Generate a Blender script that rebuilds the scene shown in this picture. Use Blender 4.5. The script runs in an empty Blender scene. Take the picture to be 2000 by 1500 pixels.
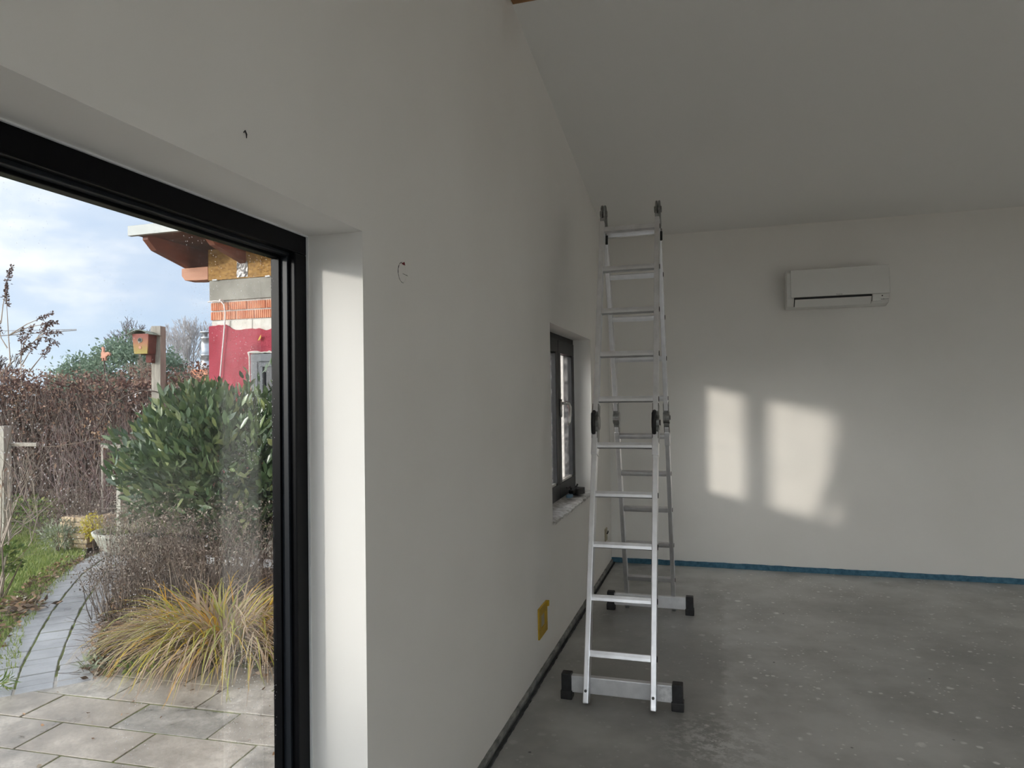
import bpy, bmesh, math, random
import numpy as np
from mathutils import Vector, Matrix

rng = np.random.default_rng(7)
random.seed(7)
sc = bpy.context.scene
COL = sc.collection
GZ = -0.15                                   # terrace level, a step below the screed

# ------------------------------------------------------------------ camera
cam_d = bpy.data.cameras.new('camera')
cam = bpy.data.objects.new('camera', cam_d)
COL.objects.link(cam)
cam_d.sensor_width = 36.0
cam_d.lens = 36.0 * 1345.0 / 2000.0
cam_d.clip_start = 0.05
cam_d.clip_end = 800
yaw, pitch, roll = math.radians(-16.6), math.radians(1.1), math.radians(0.8)
fwd = Vector((math.sin(yaw) * math.cos(pitch), math.cos(yaw) * math.cos(pitch), math.sin(pitch)))
right = Vector((math.cos(yaw), -math.sin(yaw), 0))
down = -right.cross(fwd)
r2 = math.cos(roll) * right + math.sin(roll) * down
d2 = -math.sin(roll) * right + math.cos(roll) * down
mat = Matrix((r2, -d2, -fwd)).transposed().to_4x4()
mat.translation = Vector((0.9756, 0.0, 1.55))
cam.matrix_world = mat
sc.camera = cam

# ------------------------------------------------------------------ sky
SKY = 1.5
world = bpy.data.worlds.new('sky')
sc.world = world
world.use_nodes = True
world.cycles.sampling_method = 'MANUAL'; world.cycles.sample_map_resolution = 512
nt = world.node_tree
nt.nodes.clear()
N = nt.nodes.new
out = N('ShaderNodeOutputWorld'); bg = N('ShaderNodeBackground')
nt.links.new(bg.outputs[0], out.inputs[0])
tc = N('ShaderNodeTexCoord'); mp = N('ShaderNodeMapping')
mp.inputs['Scale'].default_value = (1.0, 1.0, 2.6)
mp.inputs['Location'].default_value = (3.1, 0.4, 0.2)
nt.links.new(tc.outputs['Generated'], mp.inputs[0])
cl = N('ShaderNodeTexNoise'); cl.inputs['Scale'].default_value = 4.2; cl.inputs['Detail'].default_value = 8; cl.inputs['Roughness'].default_value = 0.56
nt.links.new(mp.outputs[0], cl.inputs['Vector'])
ramp = N('ShaderNodeValToRGB')
e = ramp.color_ramp.elements
e[0].position = 0.36; e[0].color = (0.42, 0.55, 0.74, 1)
e[1].position = 0.60; e[1].color = (0.80, 0.835, 0.88, 1)
x = e.new(0.47); x.color = (0.50, 0.61, 0.77, 1)
nt.links.new(cl.outputs['Fac'], ramp.inputs[0])
sep = N('ShaderNodeSeparateXYZ'); nt.links.new(tc.outputs['Generated'], sep.inputs[0])
hz = N('ShaderNodeMapRange'); hz.inputs['From Min'].default_value = 0.0; hz.inputs['From Max'].default_value = 0.14
hz.inputs['To Min'].default_value = 0.6; hz.inputs['To Max'].default_value = 0.0
nt.links.new(sep.outputs['Z'], hz.inputs['Value'])
mx = N('ShaderNodeMixRGB'); mx.inputs['Color2'].default_value = (0.58, 0.75, 0.85, 1)
nt.links.new(hz.outputs[0], mx.inputs[0]); nt.links.new(ramp.outputs[0], mx.inputs['Color1'])
# glow of thin cloud around the veiled sun
SUN_S, SUN_T = 0.93, 0.165                   # sun: horizontal run x per y, tangent of elevation
sv = Vector((-SUN_S, -1.0, math.hypot(SUN_S, 1.0) * SUN_T)).normalized()
dp = N('ShaderNodeVectorMath'); dp.operation = 'DOT_PRODUCT'; dp.inputs[1].default_value = sv
nrm_ = N('ShaderNodeVectorMath'); nrm_.operation = 'NORMALIZE'; nt.links.new(tc.outputs['Generated'], nrm_.inputs[0]); nt.links.new(nrm_.outputs[0], dp.inputs[0])
ac_ = N('ShaderNodeMath'); ac_.operation = 'ARCCOSINE'; nt.links.new(dp.outputs['Value'], ac_.inputs[0])
ml = N('ShaderNodeMath'); ml.operation = 'MULTIPLY'; ml.inputs[1].default_value = -1.0 / 0.42; nt.links.new(ac_.outputs[0], ml.inputs[0])
ex = N('ShaderNodeMath'); ex.operation = 'EXPONENT'; nt.links.new(ml.outputs[0], ex.inputs[0])
gl = N('ShaderNodeMixRGB'); gl.blend_type = 'ADD'; gl.inputs[0].default_value = 1.0
gc_ = N('ShaderNodeMixRGB'); gc_.blend_type = 'MULTIPLY'; gc_.inputs[0].default_value = 1.0; gc_.inputs['Color1'].default_value = (6.6, 6.35, 6.0, 1); nt.links.new(ex.outputs[0], gc_.inputs['Color2'])
nt.links.new(mx.outputs[0], gl.inputs['Color1']); nt.links.new(gc_.outputs[0], gl.inputs['Color2'])
nt.links.new(gl.outputs[0], bg.inputs['Color'])
bg.inputs['Strength'].default_value = SKY

# ------------------------------------------------------------------ sun: low winter sun veiled by thin cloud
sd = bpy.data.lights.new('sun', 'SUN'); sd.energy = 2.25; sd.angle = math.radians(3.2); sd.color = (1.0, 0.935, 0.84)
sun = bpy.data.objects.new('sun', sd); COL.objects.link(sun)
hl = math.hypot(SUN_S, 1.0)
sun.rotation_euler = Vector((SUN_S, 1.0, -hl * SUN_T)).to_track_quat('-Z', 'Y').to_euler()
sun.location = (-8, -8, 6)

vs = sc.view_settings
vs.view_transform = 'Standard'; vs.look = 'None'; vs.gamma = 1.0; vs.use_curve_mapping = False
vs.exposure = 0.37
sc.cycles.max_bounces = 7; sc.cycles.diffuse_bounces = 4; sc.cycles.glossy_bounces = 2
sc.cycles.transparent_max_bounces = 12; sc.cycles.transmission_bounces = 4
sc.cycles.caustics_reflective = False; sc.cycles.caustics_refractive = False
sc.cycles.sample_clamp_indirect = 6.0
sc.cycles.use_denoising = True
sc.cycles.use_adaptive_sampling = True; sc.cycles.adaptive_threshold = 0.16; sc.cycles.adaptive_min_samples = 20

# ================================================================== helpers
class MB:
    def __init__(s): s.v = []; s.f = []
    def add(s, vs_, fs_):
        n = len(s.v); s.v += [tuple(p) for p in vs_]; s.f += [tuple(i + n for i in q) for q in fs_]; return s
    def box(s, a, b):
        x0, y0, z0 = a; x1, y1, z1 = b
        if x0 > x1: x0, x1 = x1, x0
        if y0 > y1: y0, y1 = y1, y0
        if z0 > z1: z0, z1 = z1, z0
        return s.add([(x0,y0,z0),(x1,y0,z0),(x1,y1,z0),(x0,y1,z0),(x0,y0,z1),(x1,y0,z1),(x1,y1,z1),(x0,y1,z1)],
                     [(0,3,2,1),(4,5,6,7),(0,1,5,4),(1,2,6,5),(2,3,7,6),(3,0,4,7)])
    def bar(s, p0, p1, w, d, side=(1,0,0)):
        p0 = Vector(p0); p1 = Vector(p1); a = (p1 - p0).normalized()
        sx = Vector(side); sx = (sx - a * sx.dot(a)).normalized(); sy = a.cross(sx)
        vv = []
        for p in (p0, p1):
            for i, j in ((-1,-1),(1,-1),(1,1),(-1,1)):
                vv.append(p + sx * (w / 2 * i) + sy * (d / 2 * j))
        return s.add(vv, [(0,3,2,1),(4,5,6,7),(0,1,5,4),(1,2,6,5),(2,3,7,6),(3,0,4,7)])
    def prism(s, poly, axis, t0, t1):
        n = len(poly)
        def P(u, v, t):
            return {'x': (t, u, v), 'y': (u, t, v), 'z': (u, v, t)}[axis]
        vv = [P(u, v, t0) for u, v in poly] + [P(u, v, t1) for u, v in poly]
        ff = [tuple(range(n)), tuple(range(2 * n - 1, n - 1, -1))]
        ff += [(i, i + n, (i + 1) % n + n, (i + 1) % n) for i in range(n)]
        return s.add(vv, ff)
    def tube(s, pts, rad, n=6, cap=True):
        pts = [Vector(p) for p in pts]
        if not hasattr(rad, '__len__'): rad = [rad] * len(pts)
        rings = []; prev = None; vv = []; ff = []
        for i, p in enumerate(pts):
            t = (pts[min(i + 1, len(pts) - 1)] - pts[max(i - 1, 0)])
            t = t.normalized() if t.length > 1e-9 else Vector((0, 0, 1))
            if prev is None:
                a = t.cross(Vector((0.31, 0.87, 0.12)))
                if a.length < 1e-3: a = t.cross(Vector((1, 0, 0)))
            else: a = prev - t * prev.dot(t)
            a.normalize(); prev = a; b = t.cross(a)
            for k in range(n):
                c = 2 * math.pi * k / n
                vv.append(p + (a * math.cos(c) + b * math.sin(c)) * rad[i])
        for i in range(len(pts) - 1):
            for k in range(n):
                k2 = (k + 1) % n
                ff.append((i * n + k, i * n + k2, (i + 1) * n + k2, (i + 1) * n + k))
        if cap:
            ff.append(tuple(range(n - 1, -1, -1))); m = (len(pts) - 1) * n; ff.append(tuple(range(m, m + n)))
        return s.add(vv, ff)
    def lathe(s, c, prof, n=20, axis='z'):
        vv = []; ff = []; m = len(prof)
        for k in range(n):
            a = 2 * math.pi * k / n
            for r, h in prof:
                u, v = r * math.cos(a), r * math.sin(a)
                d = {'z': (u, v, h), 'x': (h, u, v), 'y': (u, h, v)}[axis]
                vv.append((c[0] + d[0], c[1] + d[1], c[2] + d[2]))
        for k in range(n):
            k2 = (k + 1) % n
            for i in range(m - 1):
                ff.append((k * m + i, k2 * m + i, k2 * m + i + 1, k * m + i + 1))
        return s.add(vv, ff)
    def mesh(s, name, bevel=0.0, seg=2, smooth=False):
        me = bpy.data.meshes.new(name); me.from_pydata(s.v, [], s.f)
        bm = bmesh.new(); bm.from_mesh(me)
        bmesh.ops.recalc_face_normals(bm, faces=bm.faces)
        if bevel > 0:
            bmesh.ops.bevel(bm, geom=[e for e in bm.edges if len(e.link_faces) == 2 and e.calc_face_angle(0) > 0.5], offset=bevel, segments=seg, affect='EDGES', profile=0.6, clamp_overlap=True)
        bm.to_mesh(me); bm.free()
        if smooth:
            for p in me.polygons: p.use_smooth = True
        return me
    def build(s, name, m, parent=None, bevel=0.0, seg=2, smooth=False):
        return link(name, s.mesh(name, bevel, seg, smooth), m, parent)

def link(name, me, m, parent=None):
    o = bpy.data.objects.new(name, me); COL.objects.link(o)
    if m is not None and not me.materials: me.materials.append(m)
    if parent is not None: child(o, parent)
    return o
def base_of(p):
    return Vector(p.get('_b', (0, 0, 0)))        # part meshes sit at the world origin, only thing empties are offset
def child(o, parent):                          # geometry is written in world coordinates
    o.parent = parent
    o.matrix_parent_inverse = Matrix.Translation(-base_of(parent))
def thing(name, label, cat, loc=(0,0,0), group=None, kind=None):
    o = bpy.data.objects.new(name, None); COL.objects.link(o)
    o.location = loc; o['_b'] = tuple(loc); o.empty_display_size = 0.1
    tag(o, label, cat, group, kind); return o
def tag(o, label=None, cat=None, group=None, kind=None):
    if label: o['label'] = label
    if cat: o['category'] = cat
    if group: o['group'] = group
    if kind: o['kind'] = kind
    return o
def struct(o, label=None): o['kind'] = 'structure'; (label and o.__setitem__('label', label)); return o

def np_mesh(name, V, T, rnd=None):
    """triangle mesh from arrays"""
    V = np.asarray(V, np.float32).reshape(-1, 3); T = np.asarray(T, np.int32).reshape(-1, 3)
    me = bpy.data.meshes.new(name)
    me.vertices.add(len(V)); me.vertices.foreach_set('co', V.ravel())
    me.loops.add(T.size); me.loops.foreach_set('vertex_index', T.ravel())
    me.polygons.add(len(T)); me.polygons.foreach_set('loop_start', np.arange(0, T.size, 3, dtype=np.int32))
    me.polygons.foreach_set('loop_total', np.full(len(T), 3, np.int32))
    if rnd is not None:
        at = me.attributes.new('rnd', 'FLOAT', 'POINT'); at.data.foreach_set('value', np.asarray(rnd, np.float32))
    me.update(calc_edges=True); me.validate()
    return me
LEAF4 = (np.array([(0,0,0),(.45,.5,.12),(1,0,0),(.45,-.5,.12)], float), [(0,3,2),(0,2,1)])
LEAF8 = (np.array([(0,0,0),(.25,.36,.10),(.62,.46,.10),(1,0,-.10),(.62,-.46,.10),(.25,-.36,.10),(.3,0,0),(.65,0,-.02)], float),
         [(0,6,1),(1,6,7),(1,7,2),(2,7,3),(0,5,6),(5,7,6),(5,4,7),(4,3,7)])
def unit(a): return a / np.maximum(np.linalg.norm(a, axis=-1, keepdims=True), 1e-9)
def scatter(name, tpl, pos, dirs, length, width, rnd=None):
    tv, tf = tpl; n = len(pos)
    d = unit(np.asarray(dirs, float)); r = unit(rng.normal(size=(n, 3)))
    s = unit(np.cross(d, r)); u = np.cross(s, d)
    L = np.broadcast_to(np.asarray(length, float), (n,))[:, None, None]; W = np.broadcast_to(np.asarray(width, float), (n,))[:, None, None]
    V = pos[:, None, :] + d[:, None, :] * (tv[None, :, 0:1] * L) + s[:, None, :] * (tv[None, :, 1:2] * W) + u[:, None, :] * (tv[None, :, 2:3] * W)
    T = np.array(tf)[None] + (np.arange(n) * len(tv))[:, None, None]
    if rnd is None: rnd = rng.random(n)
    return np_mesh(name, V, T, np.repeat(rnd, len(tv)))
def twigs(name, segs, rnd=None):
    """segs: (p0, p1, r0, r1) three-sided tapering sticks, all in one mesh"""
    P0 = np.array([s[0] for s in segs], float); P1 = np.array([s[1] for s in segs], float)
    R0 = np.array([s[2] for s in segs]); R1 = np.array([s[3] for s in segs]); n = len(segs)
    a = unit(P1 - P0); b = unit(np.cross(a, unit(rng.normal(size=(n, 3))))); c = np.cross(a, b)
    V = np.zeros((n, 6, 3))
    for k in range(3):
        th = 2 * math.pi * k / 3
        o = b * math.cos(th) + c * math.sin(th)
        V[:, k] = P0 + o * R0[:, None]; V[:, 3 + k] = P1 + o * R1[:, None]
    tf = []
    for k in range(3):
        k2 = (k + 1) % 3; tf += [(k, k2, 3 + k2), (k, 3 + k2, 3 + k)]
    T = np.array(tf)[None] + (np.arange(n) * 6)[:, None, None]
    return np_mesh(name, V, T, np.repeat(rng.random(n), 6))
def ribbons(name, base, az, lean, length, width, seg=5, droop=1.0, rnd=None):
    """arching grass blades"""
    n = len(base); t = np.linspace(0, 1, seg + 1)
    h = np.stack([np.cos(az), np.sin(az)], 1); s = np.stack([-np.sin(az), np.cos(az)], 1)
    V = np.zeros((n, (seg + 1) * 2, 3))
    px = np.zeros(n); pz = np.zeros(n); ang = lean.copy()
    for i, tt in enumerate(t):
        if i:
            px = px + np.sin(ang) * length / seg; pz = pz + np.cos(ang) * length / seg
            ang = ang + droop * (0.7 + 0.6 * tt) / seg * 1.6
        w = width * (1 - tt ** 2) * 0.5 + 0.0006
        c = np.stack([base[:, 0] + h[:, 0] * px, base[:, 1] + h[:, 1] * px, base[:, 2] + np.maximum(pz, 0.004 - 0.0 * pz)], 1)
        V[:, 2*i, :] = c + np.concatenate([s * w[:, None], np.zeros((n, 1))], 1)
        V[:, 2*i+1, :] = c - np.concatenate([s * w[:, None], np.zeros((n, 1))], 1)
    tf = []
    for i in range(seg): a = 2 * i; tf += [(a, a + 1, a + 3), (a, a + 3, a + 2)]
    T = np.array(tf)[None] + (np.arange(n) * (seg + 1) * 2)[:, None, None]
    if rnd is None: rnd = rng.random(n)
    return np_mesh(name, V, T, np.repeat(rnd, (seg + 1) * 2))
def branch(segs, p, d, length, r, depth, spread=0.6, ratio=0.68, nb=3, up=0.15, steps=3, wob=0.18):
    """recursive bare branching"""
    p = np.array(p, float); d = unit(np.array(d, float)); tips = []
    for i in range(steps):
        d = unit(d + rng.normal(size=3) * wob + np.array([0, 0, up * 0.3]))
        q = p + d * length / steps
        ra = r * (1 - 0.35 * i / steps); rb = r * (1 - 0.35 * (i + 1) / steps)
        segs.append((p, q, ra, rb)); p = q
        if depth > 0 and (i >= 1 or steps < 3):
            for _ in range(nb if i == steps - 1 else max(1, nb - 2)):
                d2 = unit(d + rng.normal(size=3) * spread + np.array([0, 0, up]))
                tips += branch(segs, p, d2, length * ratio * random.uniform(0.75, 1.15), rb * 0.68, depth - 1, spread, ratio, nb, up, steps, wob)
    return tips + [(p, d)]

# ================================================================== materials
MATS = {}
def pmat(name, col, rough=0.6, metal=0.0, spec=0.5):
    m = bpy.data.materials.new(name); m.use_nodes = True
    b = m.node_tree.nodes['Principled BSDF']
    b.inputs['Base Color'].default_value = (*col, 1); b.inputs['Roughness'].default_value = rough
    b.inputs['Metallic'].default_value = metal; b.inputs['Specular IOR Level'].default_value = spec
    MATS[name] = m; return m
def nodes(m): return m.node_tree.nodes, m.node_tree.links, m.node_tree.nodes['Principled BSDF']
def coord(m, scale=(1,1,1)):
    nn, ll, _ = nodes(m)
    g = nn.new('ShaderNodeTexCoord'); mp_ = nn.new('ShaderNodeMapping'); mp_.inputs['Scale'].default_value = scale
    ge = nn.new('ShaderNodeNewGeometry'); ll.new(ge.outputs['Position'], mp_.inputs[0]); return mp_.outputs[0]
def noise(m, vec, scale, detail=4, rough=0.55):
    nn, ll, _ = nodes(m); n_ = nn.new('ShaderNodeTexNoise'); n_.inputs['Scale'].default_value = scale
    n_.inputs['Detail'].default_value = detail; n_.inputs['Roughness'].default_value = rough
    ll.new(vec, n_.inputs['Vector']); return n_.outputs['Fac']
def cramp(m, fac, stops):
    nn, ll, _ = nodes(m); r = nn.new('ShaderNodeValToRGB'); el = r.color_ramp.elements
    el[0].position = stops[0][0]; el[0].color = (*stops[0][1], 1); el[1].position = stops[-1][0]; el[1].color = (*stops[-1][1], 1)
    for p, c in stops[1:-1]: q = el.new(p); q.color = (*c, 1)
    ll.new(fac, r.inputs[0]); return r.outputs[0]
def mrange(m, val, a, b, c=0.0, d=1.0):
    nn, ll, _ = nodes(m); r = nn.new('ShaderNodeMapRange')
    for k, v in zip(('From Min', 'From Max', 'To Min', 'To Max'), (a, b, c, d)): r.inputs[k].default_value = v
    ll.new(val, r.inputs['Value']); return r.outputs[0]
def mathn(m, op, a, b):
    nn, ll, _ = nodes(m); r = nn.new('ShaderNodeMath'); r.operation = op
    for i, v in enumerate((a, b)):
        if isinstance(v, (int, float)): r.inputs[i].default_value = v
        else: ll.new(v, r.inputs[i])
    return r.outputs[0]
def mixc(m, fac, a, b, mode='MIX'):
    nn, ll, _ = nodes(m); r = nn.new('ShaderNodeMixRGB'); r.blend_type = mode
    for i, v in zip((0, 1, 2), (fac, a, b)):
        if isinstance(v, (int, float)): r.inputs[i].default_value = v
        elif isinstance(v, tuple): r.inputs[i].default_value = (*v, 1)
        else: ll.new(v, r.inputs[i])
    return r.outputs[0]
def bump(m, h, strength=0.2, dist=0.01):
    nn, ll, b = nodes(m); r = nn.new('ShaderNodeBump'); r.inputs['Strength'].default_value = strength; r.inputs['Distance'].default_value = dist
    ll.new(h, r.inputs['Height']); ll.new(r.outputs[0], b.inputs['Normal'])
def setc(m, c): nn, ll, b = nodes(m); ll.new(c, b.inputs['Base Color'])
def noisy(name, c1, c2, scale=6, rough=0.7, bs=0.0, bscale=None, stretch=(1,1,1), metal=0.0, detail=5, bd=0.01, lo=0.35, hi=0.65):
    m = pmat(name, c1, rough, metal); v = coord(m, stretch)
    f = noise(m, v, scale, detail); setc(m, cramp(m, f, [(lo, c1), (hi, c2)]))
    if bs: bump(m, noise(m, v, bscale or scale * 3, 4), bs, bd)
    return m
def leafmat(name, stops, rough=0.5, trans=0.25, spec=0.5):
    m = pmat(name, stops[0][1], rough, 0, spec); nn, ll, b = nodes(m)
    a = nn.new('ShaderNodeAttribute'); a.attribute_name = 'rnd'
    c = cramp(m, a.outputs['Fac'], stops); ll.new(c, b.inputs['Base Color'])
    if trans:
        o = nn['Material Output']; t = nn.new('ShaderNodeBsdfTranslucent'); ll.new(c, t.inputs['Color'])
        mxs = nn.new('ShaderNodeMixShader'); mxs.inputs[0].default_value = trans
        ll.new(b.outputs[0], mxs.inputs[1]); ll.new(t.outputs[0], mxs.inputs[2]); ll.new(mxs.outputs[0], o.inputs['Surface'])
    return m

# --- painted plaster
wallm = pmat('white_plaster', (0.80, 0.785, 0.755), 0.85, 0, 0.25)
v = coord(wallm); f = noise(wallm, v, 1.3, 3)
setc(wallm, cramp(wallm, f, [(0.35, (0.86, 0.84, 0.805)), (0.65, (0.89, 0.872, 0.84))]))
bump(wallm, noise(wallm, v, 60, 4), 0.06, 0.004)
ceilm = pmat('ceiling_paint', (0.92, 0.91, 0.885), 0.9, 0, 0.2)
# --- screed floor with paint spatter; the strip along the wall was masked with film while spraying
floorm = pmat('cement_screed', (0.3, 0.3, 0.3), 0.62)
v = coord(floorm)
big = noise(floorm, v, 0.9, 5, 0.6); fine = noise(floorm, v, 18, 4, 0.7)
c = cramp(floorm, big, [(0.34, (0.22, 0.218, 0.21)), (0.5, (0.35, 0.347, 0.335)), (0.63, (0.56, 0.557, 0.54))])
c = mixc(floorm, mathn(floorm, 'MULTIPLY', fine, 0.35), c, (0.52, 0.52, 0.50))
nn, ll, b_ = nodes(floorm)
sx = nn.new('ShaderNodeSeparateXYZ'); ll.new(v, sx.inputs[0])
jit = mrange(floorm, noise(floorm, v, 14, 3), 0.3, 0.7, -0.03, 0.03)
spr = mrange(floorm, mathn(floorm, 'ADD', sx.outputs['X'], jit), 0.955, 1.0)
fade = mrange(floorm, sx.outputs['X'], 1.0, 2.4, 1.0, 0.25)
mottled = mathn(floorm, 'MULTIPLY', mathn(floorm, 'MULTIPLY', spr, fade), mrange(floorm, noise(floorm, v, 2.2, 5, 0.65), 0.35, 0.62))
mottled = mathn(floorm, 'MAXIMUM', mottled, mathn(floorm, 'MULTIPLY', mrange(floorm, sx.outputs['Y'], 4.6, 6.3), mrange(floorm, noise(floorm, v, 3.0, 5, 0.6), 0.36, 0.62)))   # lighter in patches towards the back wall
c = mixc(floorm, mathn(floorm, 'MULTIPLY', mottled, 0.62), c, (0.66, 0.66, 0.65))
vd = nn.new('ShaderNodeVectorMath'); vd.operation = 'DISTANCE'; ll.new(v, vd.inputs[0]); vd.inputs[1].default_value = (0.97, 3.22, 0.0)   # scraped filler
mpf = nn.new('ShaderNodeMapping'); mpf.inputs['Rotation'].default_value = (0, 0, 0.6); mpf.inputs['Scale'].default_value = (13, 16, 1); ll.new(v, mpf.inputs[0])
scr = mathn(floorm, 'MULTIPLY', mrange(floorm, vd.outputs['Value'], 0.06, 0.34, 1.0, 0.0), mrange(floorm, noise(floorm, mpf.outputs[0], 1.0, 8, 0.78), 0.47, 0.56))
c = mixc(floorm, mathn(floorm, 'MULTIPLY', scr, 0.8), c, (0.72, 0.72, 0.71))
for sc_, thr, msk in ((11, 0.17, 0.48), (26, 0.20, 0.47), (5, 0.13, 0.52)):
    vo = nn.new('ShaderNodeTexVoronoi'); vo.inputs['Scale'].default_value = sc_; vo.inputs['Randomness'].default_value = 1.0
    ll.new(v, vo.inputs['Vector'])
    dd = mathn(floorm, 'ADD', vo.outputs['Distance'], mrange(floorm, noise(floorm, v, 45, 3), 0, 1, -0.09, 0.09))
    sp = mrange(floorm, dd, thr * 0.6, thr, 1.0, 0.0)
    gate = mrange(floorm, noise(floorm, v, 2.6 + sc_ * 0.1, 3), msk, msk + 0.05)
    gate = mathn(floorm, 'MULTIPLY', gate, mrange(floorm, sx.outputs['X'], 0.8, 1.05, 0.25, 1.0))
    c = mixc(floorm, mathn(floorm, 'MULTIPLY', mathn(floorm, 'MULTIPLY', sp, gate), 0.92), c, (0.82, 0.82, 0.80))
vo = nn.new('ShaderNodeTexVoronoi'); vo.inputs['Scale'].default_value = 5.3; ll.new(v, vo.inputs['Vector'])
dk = mrange(floorm, vo.outputs['Distance'], 0.025, 0.05, 1.0, 0.0)
c = mixc(floorm, mathn(floorm, 'MULTIPLY', dk, mrange(floorm, noise(floorm, v, 3.1, 2), 0.5, 0.55)), c, (0.03, 0.03, 0.03))
setc(floorm, c); bump(floorm, noise(floorm, v, 30, 5, 0.65), 0.18, 0.006)
ll.new(mrange(floorm, big, 0.3, 0.7, 0.34, 0.55), b_.inputs['Roughness'])

alum = pmat('brushed_aluminium', (0.78, 0.78, 0.80), 0.34, 1.0)
v = coord(alum, (1, 1, 1)); setc(alum, cramp(alum, noise(alum, v, 14, 5), [(0.3, (0.72, 0.72, 0.735)), (0.6, (0.82, 0.82, 0.84))]))
nn, ll, b_ = nodes(alum); ll.new(mrange(alum, noise(alum, v, 40, 4), 0.3, 0.7, 0.28, 0.46), b_.inputs['Roughness'])
satin = noisy('satin_aluminium', (0.74, 0.74, 0.76), (0.84, 0.84, 0.86), 18, 0.45, metal=0.45)
labelm = noisy('worn_label', (0.62, 0.62, 0.63), (0.88, 0.88, 0.89), 60, 0.6)
steel = noisy('hinge_steel', (0.16, 0.16, 0.155), (0.30, 0.30, 0.29), 40, 0.42, metal=0.8)
rubber = noisy('black_rubber', (0.012, 0.012, 0.013), (0.028, 0.028, 0.03), 30, 0.55)
blackpvc = noisy('anthracite_frame', (0.002, 0.0023, 0.0032), (0.003, 0.0034, 0.0048), 20, 0.35); blackpvc.node_tree.nodes['Principled BSDF'].inputs['Specular IOR Level'].default_value = 0.14
winpvc = noisy('window_frame_grey', (0.009, 0.010, 0.012), (0.014, 0.015, 0.018), 20, 0.42); winpvc.node_tree.nodes['Principled BSDF'].inputs['Specular IOR Level'].default_value = 0.3
gasket = pmat('grey_gasket', (0.010, 0.013, 0.018), 0.4, 0, 0.3)
acwhite = noisy('appliance_white', (0.76, 0.75, 0.72), (0.78, 0.77, 0.74), 3, 0.38)
darkm = noisy('dark_plastic', (0.006, 0.006, 0.007), (0.012, 0.012, 0.013), 60, 0.6)
inkm = noisy('dark_print', (0.03, 0.03, 0.03), (0.045, 0.045, 0.045), 50, 0.6)
bluefoam = noisy('blue_foam', (0.045, 0.13, 0.20), (0.09, 0.22, 0.32), 25, 0.9, 0.3, 90)
jointm = noisy('dark_joint', (0.03, 0.035, 0.038), (0.07, 0.075, 0.078), 12, 0.9)
greyfoam = noisy('dusty_foam', (0.16, 0.17, 0.165), (0.40, 0.40, 0.38), 12, 0.9, 0.4, 70)
mortar = noisy('rough_mortar', (0.50, 0.48, 0.45), (0.80, 0.79, 0.77), 22, 0.95, 0.8, 60, bd=0.01)
yellowp = noisy('yellow_plastic', (0.50, 0.31, 0.012), (0.56, 0.36, 0.02), 20, 0.45)
beigep = noisy('beige_box', (0.42, 0.37, 0.26), (0.50, 0.45, 0.33), 20, 0.7)
redp = noisy('red_plastic', (0.16, 0.005, 0.012), (0.20, 0.008, 0.016), 30, 0.5)
bluep = noisy('blue_sponge', (0.12, 0.20, 0.28), (0.16, 0.26, 0.34), 40, 0.9)
silver = noisy('handle_metal', (0.62, 0.61, 0.58), (0.68, 0.67, 0.64), 10, 0.3, metal=0.7)
beamw = noisy('ridge_wood', (0.30, 0.15, 0.055), (0.42, 0.22, 0.09), 3, 0.6, 0.1, 30, stretch=(1, 12, 12))
woodrot = noisy('grey_timber', (0.30, 0.27, 0.23), (0.48, 0.44, 0.38), 5, 0.85, 0.3, 40, stretch=(14, 14, 1.2))
woodpale = noisy('pale_timber', (0.36, 0.34, 0.29), (0.50, 0.47, 0.41), 5, 0.85, 0.3, 40, stretch=(14, 14, 1.2))
rafterm = noisy('redbrown_timber', (0.19, 0.065, 0.042), (0.27, 0.10, 0.062), 3, 0.6, 0.12, 25, stretch=(8, 1.2, 8))
purlinm = noisy('orange_timber', (0.46, 0.20, 0.11), (0.55, 0.26, 0.15), 3, 0.6, 0.1, 25, stretch=(1.2, 8, 8))
osbm = noisy('strand_board', (0.22, 0.10, 0.02), (0.56, 0.33, 0.10), 26, 0.8, 0.3, 60, stretch=(1, 1, 2), lo=0.3, hi=0.7)
fasciam = noisy('roof_edge_metal', (0.40, 0.42, 0.40), (0.50, 0.52, 0.50), 4, 0.5)
soffitm = noisy('soffit_boards', (0.12, 0.055, 0.035), (0.17, 0.08, 0.05), 4, 0.7, stretch=(1, 8, 8))
ringm = noisy('cement_render', (0.27, 0.26, 0.225), (0.38, 0.365, 0.32), 4, 0.9, 0.3, 50)
stonem = noisy('cream_block', (0.60, 0.57, 0.50), (0.74, 0.72, 0.66), 12, 0.95, 0.4, 60)
mortarl = noisy('joint_mortar', (0.42, 0.40, 0.37), (0.56, 0.54, 0.50), 14, 0.95, 0.4, 60)
brickm = noisy('orange_clay', (0.60, 0.22, 0.12), (0.74, 0.36, 0.22), 7, 0.9, 0.3, 60)
redm = pmat('red_stucco', (0.44, 0.055, 0.085), 0.92)
v = coord(redm); setc(redm, cramp(redm, noise(redm, v, 3, 5), [(0.3, (0.37, 0.042, 0.065)), (0.7, (0.50, 0.075, 0.11))]))
bump(redm, noise(redm, v, 38, 5, 0.7), 0.9, 0.02)
foam = noisy('pu_foam', (0.70, 0.67, 0.58), (0.82, 0.80, 0.74), 30, 0.95, 0.6, 80)
annexfr = noisy('mid_grey_frame', (0.19, 0.20, 0.21), (0.23, 0.24, 0.25), 10, 0.45)
foil = noisy('foil_tape', (0.16, 0.15, 0.14), (0.42, 0.41, 0.40), 30, 0.42, 0.5, 25, metal=0.5)
cablem = noisy('white_cable', (0.72, 0.66, 0.64), (0.78, 0.73, 0.71), 20, 0.5)
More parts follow.
